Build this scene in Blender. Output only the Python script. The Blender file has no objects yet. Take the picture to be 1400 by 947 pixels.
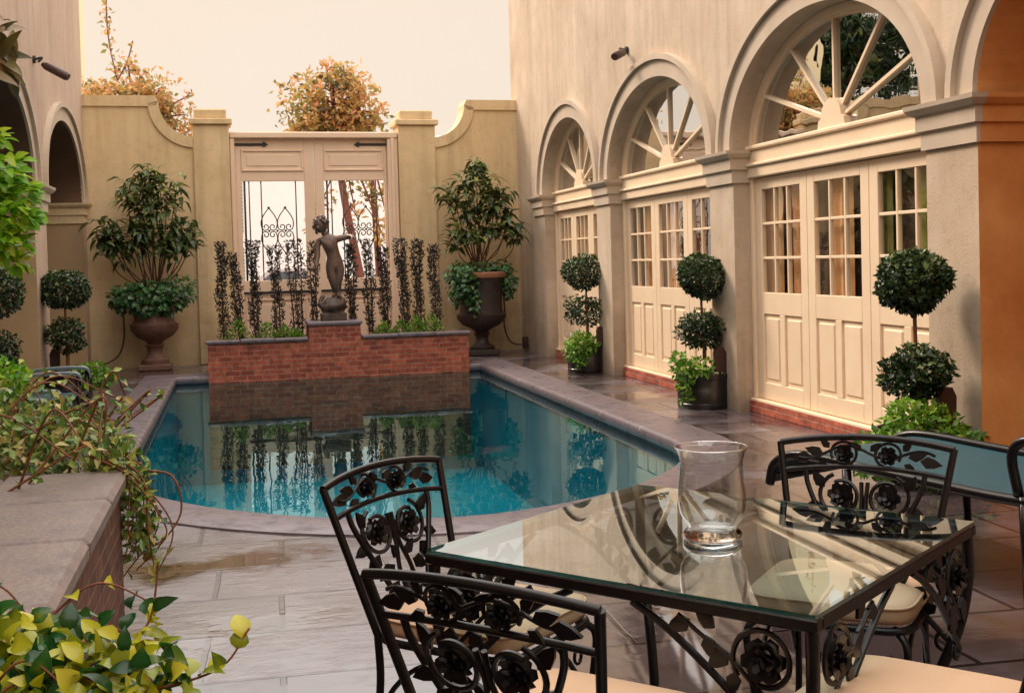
import bpy, math, random
import numpy as np
from mathutils import Vector, Matrix

rng = np.random.default_rng(7)
random.seed(7)
PI = math.pi
scene = bpy.context.scene
col = scene.collection

# ---------------------------------------------------------------- tagging helpers
def tag(o, label=None, cat=None, group=None, kind=None):
    if label: o['label'] = label
    if cat: o['category'] = cat
    if group: o['group'] = group
    if kind: o['kind'] = kind
    return o

def thing(name, label, cat, loc=(0, 0, 0), rz=0.0, group=None):
    o = bpy.data.objects.new(name, None)
    o.empty_display_size = .1
    col.objects.link(o)
    o.location = loc
    o.rotation_euler = (0, 0, rz)
    return tag(o, label, cat, group)

def copy_tree(o, parent=None):
    c = o.copy()
    col.objects.link(c)
    c.parent = parent
    for ch in list(o.children):
        copy_tree(ch, c)
    return c

# ---------------------------------------------------------------- mesh builder
def V3(a): return np.array(a, float)
def nrm(a):
    a = np.asarray(a, float); n = np.linalg.norm(a)
    return a / n if n > 1e-9 else a

class MB:
    def __init__(s): s.v = []; s.f = []
    def add(s, vs, fs):
        o = len(s.v); s.v += [tuple(map(float, p)) for p in vs]; s.f += [tuple(i + o for i in f) for f in fs]
    def quad(s, a, b, c, d): s.add([a, b, c, d], [(0, 1, 2, 3)])
    def box(s, x0, x1, y0, y1, z0, z1):
        s.add([(x0, y0, z0), (x1, y0, z0), (x1, y1, z0), (x0, y1, z0), (x0, y0, z1), (x1, y0, z1), (x1, y1, z1), (x0, y1, z1)],
              [(0, 3, 2, 1), (4, 5, 6, 7), (0, 1, 5, 4), (1, 2, 6, 5), (2, 3, 7, 6), (3, 0, 4, 7)])
    def bbox(s, x0, x1, y0, y1, z0, z1, b=.01):
        # box with chamfered edges
        X = (x0, x1); Y = (y0, y1); Z = (z0, z1); vs = []; idx = {}
        for i in (0, 1):
            for j in (0, 1):
                for k in (0, 1):
                    sx, sy, sz = (1, -1)[i], (1, -1)[j], (1, -1)[k]
                    for a in range(3):
                        p = [X[i] + sx * b, Y[j] + sy * b, Z[k] + sz * b]
                        p[a] = (X[i], Y[j], Z[k])[a]
                        idx[i, j, k, a] = len(vs); vs.append(p)
        fs = []
        for i in (0, 1):
            fs.append([idx[i, 0, 0, 0], idx[i, 1, 0, 0], idx[i, 1, 1, 0], idx[i, 0, 1, 0]][::1 if i else -1])
            fs.append([idx[0, i, 0, 1], idx[1, i, 0, 1], idx[1, i, 1, 1], idx[0, i, 1, 1]][::-1 if i else 1])
            fs.append([idx[0, 0, i, 2], idx[1, 0, i, 2], idx[1, 1, i, 2], idx[0, 1, i, 2]][::1 if i else -1])
        for i in (0, 1):
            for j in (0, 1):
                fs.append([idx[i, j, 0, 0], idx[i, j, 1, 0], idx[i, j, 1, 1], idx[i, j, 0, 1]])
                fs.append([idx[i, 0, j, 0], idx[i, 1, j, 0], idx[i, 1, j, 2], idx[i, 0, j, 2]])
                fs.append([idx[0, i, j, 1], idx[1, i, j, 1], idx[1, i, j, 2], idx[0, i, j, 2]])
                for k in (0, 1):
                    fs.append([idx[i, j, k, 0], idx[i, j, k, 1], idx[i, j, k, 2]])
        s.add(vs, fs)
    def tube(s, pts, r, n=8, closed=False, caps=True, flat=None):
        pts = [V3(p) for p in pts]; m = len(pts)
        rs = r if hasattr(r, '__len__') else [r] * m
        T = []
        for i in range(m):
            a = pts[(i - 1) % m] if (closed or i > 0) else pts[i]
            b = pts[(i + 1) % m] if (closed or i < m - 1) else pts[i]
            T.append(nrm(b - a))
        ref = V3((0, 0, 1)) if abs(T[0][2]) < .9 else V3((1, 0, 0))
        N = nrm(ref - T[0] * (ref @ T[0])); base = len(s.v)
        for i in range(m):
            N = nrm(N - T[i] * (N @ T[i])); B = np.cross(T[i], N)
            for k in range(n):
                a = 2 * PI * k / n
                s.v.append(tuple(pts[i] + rs[i] * (math.cos(a) * N + math.sin(a) * B)))
        for i in range(m if closed else m - 1):
            for k in range(n):
                a = base + i * n; b = base + ((i + 1) % m) * n
                s.f.append((a + k, a + (k + 1) % n, b + (k + 1) % n, b + k))
        if caps and not closed:
            s.f.append(tuple(base + k for k in range(n))[::-1])
            s.f.append(tuple(base + (m - 1) * n + k for k in range(n)))
    def lathe(s, prof, c=(0, 0, 0), n=24, wob=None, sx=1, sy=1):
        base = len(s.v); m = len(prof)
        for i, (r, z) in enumerate(prof):
            for k in range(n):
                a = 2 * PI * k / n
                w = wob(a, i) if wob else 1
                s.v.append((c[0] + r * w * sx * math.cos(a), c[1] + r * w * sy * math.sin(a), c[2] + z))
        for i in range(m - 1):
            for k in range(n):
                s.f.append((base + i * n + k, base + i * n + (k + 1) % n, base + (i + 1) * n + (k + 1) % n, base + (i + 1) * n + k))
        if prof[0][0] > 1e-6: s.f.append(tuple(base + k for k in range(n))[::-1])
        if prof[-1][0] > 1e-6: s.f.append(tuple(base + (m - 1) * n + k for k in range(n)))
    def prism(s, poly, fn0, fn1, caps=(1, 1)):
        # poly of 2d points; fn maps a 2d point to 3d for either end
        n = len(poly); s_ = len(s.v)
        s.v += [tuple(map(float, fn0(p))) for p in poly] + [tuple(map(float, fn1(p))) for p in poly]
        for i in range(n):
            j = (i + 1) % n
            s.f.append((s_ + i, s_ + j, s_ + n + j, s_ + n + i))
        if caps[0]: s.f.append(tuple(s_ + i for i in range(n))[::-1])
        if caps[1]: s.f.append(tuple(s_ + n + i for i in range(n)))
    def sphere(s, c, r, n=10, m=7, sc=(1, 1, 1)):
        prof = [(math.sin(PI * i / m) * r, -math.cos(PI * i / m) * r) for i in range(m + 1)]
        base = len(s.v); s.lathe(prof, (0, 0, 0), n)
        for i in range(base, len(s.v)):
            p = s.v[i]; s.v[i] = (c[0] + p[0] * sc[0], c[1] + p[1] * sc[1], c[2] + p[2] * sc[2])
    def xform(s, M):
        s.v = [tuple(M @ Vector(p)) for p in s.v]; return s
    def build(s, name, mat, parent=None, smooth=False, angle=None, fix=True):
        me = bpy.data.meshes.new(name)
        me.from_pydata(s.v, [], s.f); me.update()
        if fix:
            import bmesh
            bm = bmesh.new(); bm.from_mesh(me)
            bmesh.ops.recalc_face_normals(bm, faces=bm.faces)
            bm.to_mesh(me); bm.free()
        if smooth:
            me.polygons.foreach_set('use_smooth', [True] * len(me.polygons))
            if angle: me.set_sharp_from_angle(angle=math.radians(angle))
        o = bpy.data.objects.new(name, me); col.objects.link(o)
        if mat: me.materials.append(mat)
        o.parent = parent
        return o

def curve_pts(P, n=8):
    # Catmull-Rom through points
    P = [V3(p) for p in P]; Q = [2 * P[0] - P[1]] + P + [2 * P[-1] - P[-2]]; out = []
    for i in range(1, len(Q) - 2):
        a, b, c, d = Q[i - 1:i + 3]
        for k in range(n):
            t = k / n
            out.append(.5 * (2 * b + (c - a) * t + (2 * a - 5 * b + 4 * c - d) * t * t + (3 * b - a - 3 * c + d) * t ** 3))
    out.append(P[-1]); return out

# ---------------------------------------------------------------- materials
def new_mat(name):
    m = bpy.data.materials.new(name); m.use_nodes = True
    nt = m.node_tree; nt.nodes.clear()
    out = nt.nodes.new('ShaderNodeOutputMaterial')
    return m, nt, out

def node(nt, t, **kw):
    n = nt.nodes.new(t)
    for k, v in kw.items():
        if k.startswith('_'): setattr(n, k[1:], v)
        else:
            key = int(k[1:]) if k[0] == 'i' and k[1:].isdigit() else k.replace('__', ' ')
            n.inputs[key].default_value = v
    return n

def ramp(nt, fac, stops):
    r = nt.nodes.new('ShaderNodeValToRGB')
    e = r.color_ramp.elements
    while len(e) < len(stops): e.new(.5)
    for el, (p, c) in zip(e, stops):
        el.position = p; el.color = (*c, 1) if len(c) == 3 else c
    nt.links.new(fac, r.inputs[0]); return r

def coord(nt, kind='Object'):
    return nt.nodes.new('ShaderNodeTexCoord').outputs[kind]

def mottled(name, c1, c2, scale=3, rough=.7, bump=.2, bscale=40, metal=0, detail=6, spec=.5, c3=None, rough2=None, bdist=.01, streak=False, grime=None):
    """two or three tone surface with noise colour, fine bump"""
    m, nt, out = new_mat(name); L = nt.links.new
    co = coord(nt)
    if streak:
        mp = node(nt, 'ShaderNodeMapping'); mp.inputs['Scale'].default_value = (1, 1, .25); L(co, mp.inputs[0]); cv = mp.outputs[0]
    else: cv = co
    n1 = node(nt, 'ShaderNodeTexNoise', Scale=scale, Detail=detail, Roughness=.62); L(cv, n1.inputs['Vector'])
    st = [(.3, c1), (.7, c2)] if c3 is None else [(.28, c1), (.5, c2), (.72, c3)]
    r = ramp(nt, n1.outputs[0], st)
    colr = r.outputs[0]
    if grime:
        geo = nt.nodes.new('ShaderNodeNewGeometry'); sp = nt.nodes.new('ShaderNodeSeparateXYZ'); L(geo.outputs['Position'], sp.inputs[0])
        n3 = node(nt, 'ShaderNodeTexNoise', Scale=2.2, Detail=5.0); L(co, n3.inputs['Vector'])
        ma = node(nt, 'ShaderNodeMath', _operation='MULTIPLY_ADD', i1=.9, i2=-.3); L(n3.outputs[0], ma.inputs[0])
        ad = node(nt, 'ShaderNodeMath', _operation='ADD'); L(sp.outputs[2], ad.inputs[0]); L(ma.outputs[0], ad.inputs[1])
        gr = ramp(nt, ad.outputs[0], [(.0, (grime[0],) * 3), (grime[1], (1, 1, 1))])
        mx = node(nt, 'ShaderNodeMix', _data_type='RGBA', _blend_type='MULTIPLY'); mx.inputs[0].default_value = 1
        L(colr, mx.inputs[6]); L(gr.outputs[0], mx.inputs[7]); colr = mx.outputs[2]
        # faint rain streaks and patchy weathering
        mp4 = node(nt, 'ShaderNodeMapping'); mp4.inputs['Scale'].default_value = (2.6, 2.6, .16); L(co, mp4.inputs[0])
        n4 = node(nt, 'ShaderNodeTexNoise', Scale=1.6, Detail=8.0, Roughness=.7); L(mp4.outputs[0], n4.inputs['Vector'])
        s4 = ramp(nt, n4.outputs[0], [(.34, (.80, .77, .73)), (.52, (1, 1, 1)), (.70, (1.07, 1.06, 1.05))])
        mx4 = node(nt, 'ShaderNodeMix', _data_type='RGBA', _blend_type='MULTIPLY'); mx4.inputs[0].default_value = .8
        L(colr, mx4.inputs[6]); L(s4.outputs[0], mx4.inputs[7])
        n5 = node(nt, 'ShaderNodeTexNoise', Scale=9.0, Detail=8.0, Roughness=.75); L(co, n5.inputs['Vector'])
        s5 = ramp(nt, n5.outputs[0], [(.36, (.86, .85, .83)), (.50, (1, 1, 1))])
        mx5 = node(nt, 'ShaderNodeMix', _data_type='RGBA', _blend_type='MULTIPLY'); mx5.inputs[0].default_value = .8
        L(mx4.outputs[2], mx5.inputs[6]); L(s5.outputs[0], mx5.inputs[7]); colr = mx5.outputs[2]
    p = node(nt, 'ShaderNodeBsdfPrincipled', Roughness=rough, Metallic=metal)
    p.inputs['Specular IOR Level'].default_value = spec
    L(colr, p.inputs['Base Color'])
    if rough2 is not None:
        rr = ramp(nt, n1.outputs[0], [(.35, (rough,) * 3), (.65, (rough2,) * 3)]); L(rr.outputs[0], p.inputs['Roughness'])
    if bump:
        n2 = node(nt, 'ShaderNodeTexNoise', Scale=bscale, Detail=4.0); L(co, n2.inputs['Vector'])
        b = node(nt, 'ShaderNodeBump', Strength=bump, Distance=bdist); L(n2.outputs[0], b.inputs['Height']); L(b.outputs[0], p.inputs['Normal'])
    L(p.outputs[0], out.inputs[0])
    return m

def brick_mat(name, c1, c2, mortar, bw=.2, bh=.068, rough=.75, flat=False):
    m, nt, out = new_mat(name); L = nt.links.new
    geo = nt.nodes.new('ShaderNodeNewGeometry'); sp = nt.nodes.new('ShaderNodeSeparateXYZ'); L(geo.outputs['Position'], sp.inputs[0])
    ad = node(nt, 'ShaderNodeMath', _operation='ADD'); L(sp.outputs[0], ad.inputs[0]); L(sp.outputs[1], ad.inputs[1])
    cb = nt.nodes.new('ShaderNodeCombineXYZ'); L(ad.outputs[0], cb.inputs[0]); L(sp.outputs[2], cb.inputs[1])
    nz = node(nt, 'ShaderNodeTexNoise', Scale=6.0, Detail=3.0); L(geo.outputs['Position'], nz.inputs['Vector'])
    va = node(nt, 'ShaderNodeVectorMath', _operation='MULTIPLY_ADD'); L(nz.outputs['Color'], va.inputs[0]); va.inputs[1].default_value = (.012, .012, 0); L(cb.outputs[0], va.inputs[2])
    br = node(nt, 'ShaderNodeTexBrick', Scale=1.0); br.offset = .5
    br.inputs['Brick Width'].default_value = bw; br.inputs['Row Height'].default_value = bh; br.inputs['Mortar Size'].default_value = .006
    br.inputs['Mortar Smooth'].default_value = .3; br.inputs['Bias'].default_value = -.1
    br.inputs['Color1'].default_value = (*c1, 1); br.inputs['Color2'].default_value = (*c2, 1); br.inputs['Mortar'].default_value = (*mortar, 1)
    L(va.outputs[0], br.inputs['Vector'])
    n2 = node(nt, 'ShaderNodeTexNoise', Scale=14.0, Detail=6.0); L(geo.outputs['Position'], n2.inputs['Vector'])
    r2 = ramp(nt, n2.outputs[0], [(.3, (.45, .42, .42)), (.7, (1.15, 1.1, 1.1))])
    mx = node(nt, 'ShaderNodeMix', _data_type='RGBA', _blend_type='MULTIPLY'); mx.inputs[0].default_value = .85
    L(br.outputs[0], mx.inputs[6]); L(r2.outputs[0], mx.inputs[7])
    p = node(nt, 'ShaderNodeBsdfPrincipled', Roughness=rough); L(mx.outputs[2], p.inputs['Base Color'])
    sb = node(nt, 'ShaderNodeMath', _operation='SUBTRACT'); L(n2.outputs[0], sb.inputs[0]); L(br.outputs['Fac'], sb.inputs[1])
    b = node(nt, 'ShaderNodeBump', Strength=.6, Distance=.012); L(sb.outputs[0], b.inputs['Height']); L(b.outputs[0], p.inputs['Normal'])
    L(p.outputs[0], out.inputs[0]); return m

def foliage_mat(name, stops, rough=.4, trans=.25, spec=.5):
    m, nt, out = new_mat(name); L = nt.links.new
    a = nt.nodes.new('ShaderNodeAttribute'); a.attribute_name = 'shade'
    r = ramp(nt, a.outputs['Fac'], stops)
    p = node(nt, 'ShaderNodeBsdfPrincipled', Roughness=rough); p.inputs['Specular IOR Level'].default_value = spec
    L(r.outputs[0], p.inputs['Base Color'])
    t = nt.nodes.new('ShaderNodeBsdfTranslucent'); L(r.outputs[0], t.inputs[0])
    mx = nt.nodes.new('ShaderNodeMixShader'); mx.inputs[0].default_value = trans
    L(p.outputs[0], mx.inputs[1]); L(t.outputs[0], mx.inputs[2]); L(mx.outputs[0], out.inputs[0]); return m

def sheet_glass(name, tint, ior=1.5, rough=0.0, base=0.0, bump=None, gloss=(1, 1, 1)):
    """clear sheet: fresnel mix of mirror reflection and tinted see-through"""
    m, nt, out = new_mat(name); L = nt.links.new
    f = node(nt, 'ShaderNodeFresnel', IOR=ior)
    g = node(nt, 'ShaderNodeBsdfGlossy', Roughness=rough); g.inputs[0].default_value = (*gloss, 1)
    t = nt.nodes.new('ShaderNodeBsdfTransparent'); t.inputs[0].default_value = (*tint, 1)
    mx = nt.nodes.new('ShaderNodeMixShader')
    # thin sheet: ignore which side is hit
    lw = nt.nodes.new('ShaderNodeLayerWeight'); lw.inputs[0].default_value = .5
    pw = node(nt, 'ShaderNodeMath', _operation='POWER', i1=ior); L(lw.outputs['Facing'], pw.inputs[0])
    ma = node(nt, 'ShaderNodeMath', _operation='MULTIPLY_ADD', i1=1 - base - .04, i2=base + .04, _use_clamp=True); L(pw.outputs[0], ma.inputs[0])
    L(ma.outputs[0], mx.inputs[0]); L(t.outputs[0], mx.inputs[1]); L(g.outputs[0], mx.inputs[2])
    if bump:
        n = node(nt, 'ShaderNodeTexNoise', Scale=bump[0], Detail=2.0); L(coord(nt), n.inputs['Vector'])
        b = node(nt, 'ShaderNodeBump', Strength=bump[1], Distance=bump[2]); L(n.outputs[0], b.inputs['Height']); L(b.outputs[0], g.inputs['Normal'])
    L(mx.outputs[0], out.inputs[0]); nt.nodes.remove(f); return m

M = {}
M['stucco_r'] = mottled('stucco_right', (.43, .325, .225), (.52, .41, .30), 1.1, .85, .3, 60, grime=(.62, 1.4), detail=11, c3=(.63, .505, .38))
M['stucco_trim'] = mottled('stucco_trim', (.46, .37, .275), (.56, .455, .345), 2.5, .8, .15, 60)
M['stucco_l'] = mottled('stucco_left', (.46, .33, .24), (.56, .42, .32), 1.2, .85, .3, 60, grime=(.7, 1.4), detail=11)
M['stucco_end'] = mottled('stucco_end_wall', (.62, .455, .245), (.70, .53, .30), 1.1, .85, .3, 70, grime=(.6, 1.0), detail=11, c3=(.76, .585, .35))
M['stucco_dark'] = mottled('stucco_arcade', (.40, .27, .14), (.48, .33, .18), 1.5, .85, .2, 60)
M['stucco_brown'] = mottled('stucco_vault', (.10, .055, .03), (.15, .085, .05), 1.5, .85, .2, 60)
M['orange'] = mottled('stucco_lamp_glow', (.58, .20, .045), (.78, .36, .11), 2.0, .85, .25, 70)  # stucco tinted with the glow of a warm lamp
M['cream'] = mottled('paint_cream', (.78, .60, .41), (.86, .68, .475), 3, .45, .05, 30)
M['gate'] = mottled('paint_gate', (.74, .56, .40), (.82, .63, .46), 2, .5, .05, 30)
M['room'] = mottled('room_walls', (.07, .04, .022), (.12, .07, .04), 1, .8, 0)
M['green_reflection_curtain'] = mottled('green_reflection_cloth', (.40, .42, .12), (.55, .55, .2), 1, .8, 0)
M['reflection_curtain'] = mottled('warm_reflection_cloth', (.92, .46, .17), (.95, .66, .38), 1, .8, 0)  # cloth coloured like the warm reflections in the door panes
M['slate'] = mottled('coping_slate', (.075, .060, .068), (.165, .13, .145), 5, .5, .3, 30, c3=(.115, .09, .10), rough2=.26)
M['stone'] = mottled('cap_stone', (.16, .125, .12), (.30, .24, .22), 6, .5, .3, 40, rough2=.3)
M['brick'] = brick_mat('red_brick', (.52, .135, .07), (.27, .05, .03), (.46, .25, .18))
M['brick_old'] = brick_mat('old_brick', (.21, .09, .055), (.11, .05, .035), (.26, .18, .13))
M['tile'] = mottled('waterline_tile', (.006, .012, .028), (.012, .022, .045), 20, .2, .1, 60)
M['basin'] = mottled('basin_plaster', (.0, .30, .40), (.004, .42, .52), 1.2, .7, 0)
M['iron'] = mottled('black_iron', (.004, .0035, .004), (.009, .0075, .009), 30, .28, .25, 120, spec=.36, bdist=.002)
M['iron_matte'] = mottled('black_bars', (.012, .010, .010), (.02, .016, .016), 30, .5, 0)
M['cushion'] = mottled('tan_cushion', (.60, .40, .25), (.66, .45, .29), 4, .75, .25, 350, bdist=.002)
M['bronze'] = mottled('bronze', (.055, .036, .029), (.16, .105, .082), 9, .38, .3, 60, metal=.3, c3=(.12, .075, .06))
M['rock'] = mottled('bronze_rock', (.05, .034, .026), (.12, .085, .066), 14, .5, .6, 40, metal=.25)
M['rust'] = mottled('rusty_urn', (.085, .040, .027), (.17, .085, .06), 9, .6, .5, 50, c3=(.12, .062, .05))
M['urn_dark'] = mottled('dark_urn', (.020, .013, .012), (.05, .032, .029), 9, .5, .4, 50)
M['urn_rim'] = mottled('terracotta_rim', (.30, .13, .075), (.38, .18, .11), 9, .7, .4, 50)
M['pot'] = mottled('black_pot', (.008, .007, .007), (.016, .013, .013), 12, .28, .15, 40, spec=.6)
M['soil'] = mottled('soil', (.03, .017, .01), (.09, .045, .025), 30, .95, 1, 60, bdist=.03)
M['bark'] = mottled('bark', (.10, .045, .025), (.17, .085, .05), 15, .85, .6, 60)
M['bark_red'] = mottled('bark_red', (.17, .06, .045), (.25, .10, .07), 15, .85, .6, 60)
M['stem'] = mottled('stem', (.15, .06, .025), (.24, .10, .04), 15, .6, .3, 60)
M['vine'] = mottled('vine', (.13, .045, .02), (.26, .09, .03), 15, .6, .3, 60)
M['sling'] = mottled('teal_sling', (.010, .055, .072), (.018, .075, .095), 20, .55, .3, 500, bdist=.001)
M['arm'] = mottled('blue_grey_arm', (.10, .145, .165), (.14, .19, .21), 10, .35, .05, 60)
M['lamp_dark'] = mottled('lamp_metal', (.035, .014, .010), (.06, .024, .017), 20, .45, .1, 60)
M['hose'] = mottled('hose', (.05, .03, .015), (.08, .05, .025), 20, .5, 0)
M['yellow'] = mottled('yellow_house', (.80, .70, .42), (.86, .76, .48), 2, .8, .1, 40)
M['pale'] = mottled('pale_house', (.62, .55, .44), (.70, .62, .50), 2, .8, .1, 40)
M['white'] = mottled('white_sky_wall', (.92, .90, .87), (.95, .93, .90), 2, .8, .1, 40)  # for a wall that stands in for the bright sky
M['shutter'] = mottled('shutter', (.16, .24, .16), (.22, .32, .22), 6, .6, .1, 40)
M['car'] = mottled('car_paint', (.68, .60, .62), (.74, .66, .68), 2, .25, 0, spec=.6)
M['car_glass'] = mottled('car_glass', (.03, .03, .04), (.05, .05, .06), 2, .1, 0)
M['rubber'] = mottled('rubber', (.02, .02, .02), (.03, .03, .03), 2, .8, 0)
M['asphalt'] = mottled('street', (.20, .15, .13), (.28, .22, .19), 3, .8, .2, 80)
M['glass'] = sheet_glass('table_glass', (.70, .89, .93), 2.4, base=.04, gloss=(.90, .97, 1))
M['glass_edge'] = sheet_glass('glass_edge', (.10, .50, .45), 3, base=.15)
M['window'] = sheet_glass('window_glass', (.88, .88, .85), 3.0, base=.03, bump=(1.3, .10, .02))
M['fan_glass'] = sheet_glass('fanlight_glass', (.18, .19, .20), 1.3, base=.30, bump=(2.2, .12, .02))
M['grass'] = None

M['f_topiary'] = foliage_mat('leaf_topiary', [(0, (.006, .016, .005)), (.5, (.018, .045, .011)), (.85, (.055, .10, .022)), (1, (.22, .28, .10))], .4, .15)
M['f_ivy'] = foliage_mat('leaf_ivy', [(0, (.012, .045, .012)), (.5, (.035, .12, .03)), (1, (.14, .27, .08))], .35, .2)
M['f_lime'] = foliage_mat('leaf_lime', [(0, (.03, .10, .012)), (.5, (.12, .30, .02)), (1, (.36, .50, .06))], .4, .3)
M['f_shrub'] = foliage_mat('leaf_shrub', [(0, (.028, .06, .02)), (.42, (.11, .155, .05)), (.75, (.24, .28, .10)), (1, (.46, .50, .11))], .28, .25)
M['f_yew'] = foliage_mat('leaf_yew', [(0, (.018, .016, .014)), (.6, (.05, .042, .034)), (1, (.10, .075, .06))], .55, .1)
M['f_tree'] = foliage_mat('leaf_tree', [(0, (.12, .07, .04)), (.22, (.24, .24, .07)), (.42, (.46, .36, .10)), (.62, (.64, .32, .11)), (.82, (.68, .46, .16)), (1, (.74, .34, .20))], .5, .5)
M['f_front'] = foliage_mat('leaf_front', [(0, (.008, .05, .010)), (.30, (.02, .12, .02)), (.42, (.20, .26, .015)), (.75, (.50, .50, .02)), (1, (.66, .62, .06))], .22, .3)
M['f_vine'] = foliage_mat('leaf_vine', [(0, (.03, .09, .02)), (.35, (.13, .25, .04)), (.7, (.34, .42, .08)), (1, (.52, .36, .15))], .28, .25)
M['f_bright'] = foliage_mat('leaf_bright', [(0, (.05, .22, .01)), (.6, (.22, .48, .02)), (1, (.50, .60, .04))], .4, .4)
M['f_big'] = foliage_mat('leaf_big', [(0, (.05, .05, .015)), (.6, (.20, .16, .05)), (1, (.34, .20, .10))], .35, .35)

def clear_glass():
    m, nt, out = new_mat('vase_glass')
    g = node(nt, 'ShaderNodeBsdfGlass', IOR=1.45, Roughness=0.0); g.inputs[0].default_value = (.99, .99, .985, 1)
    nt.links.new(g.outputs[0], out.inputs[0]); return m
M['vase'] = clear_glass()
M['vase_rim'] = sheet_glass('vase_rim', (.95, .95, .95), 1.0, base=.35)
M['vase_wall'] = sheet_glass('vase_wall', (.90, .92, .92), 1.7, base=.06)

def water_mat():
    m, nt, out = new_mat('pool_water'); L = nt.links.new
    f = node(nt, 'ShaderNodeFresnel', IOR=1.5)
    g = node(nt, 'ShaderNodeBsdfGlossy', Roughness=.012); g.inputs[0].default_value = (.66, .95, 1, 1)
    t = nt.nodes.new('ShaderNodeBsdfTransparent'); t.inputs[0].default_value = (.55, .92, .95, 1)
    mp = node(nt, 'ShaderNodeMapping'); mp.inputs['Scale'].default_value = (1, .55, 1); L(coord(nt), mp.inputs[0])
    n = node(nt, 'ShaderNodeTexNoise', Scale=3.2, Detail=2.0, Roughness=.5); L(mp.outputs[0], n.inputs['Vector'])
    b = node(nt, 'ShaderNodeBump', Strength=.06, Distance=.03); L(n.outputs[0], b.inputs['Height'])
    L(b.outputs[0], f.inputs['Normal']); L(b.outputs[0], g.inputs['Normal'])
    mx = nt.nodes.new('ShaderNodeMixShader'); L(f.outputs[0], mx.inputs[0]); L(t.outputs[0], mx.inputs[1]); L(g.outputs[0], mx.inputs[2])
    L(mx.outputs[0], out.inputs[0]); return m
M['water'] = water_mat()

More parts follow.
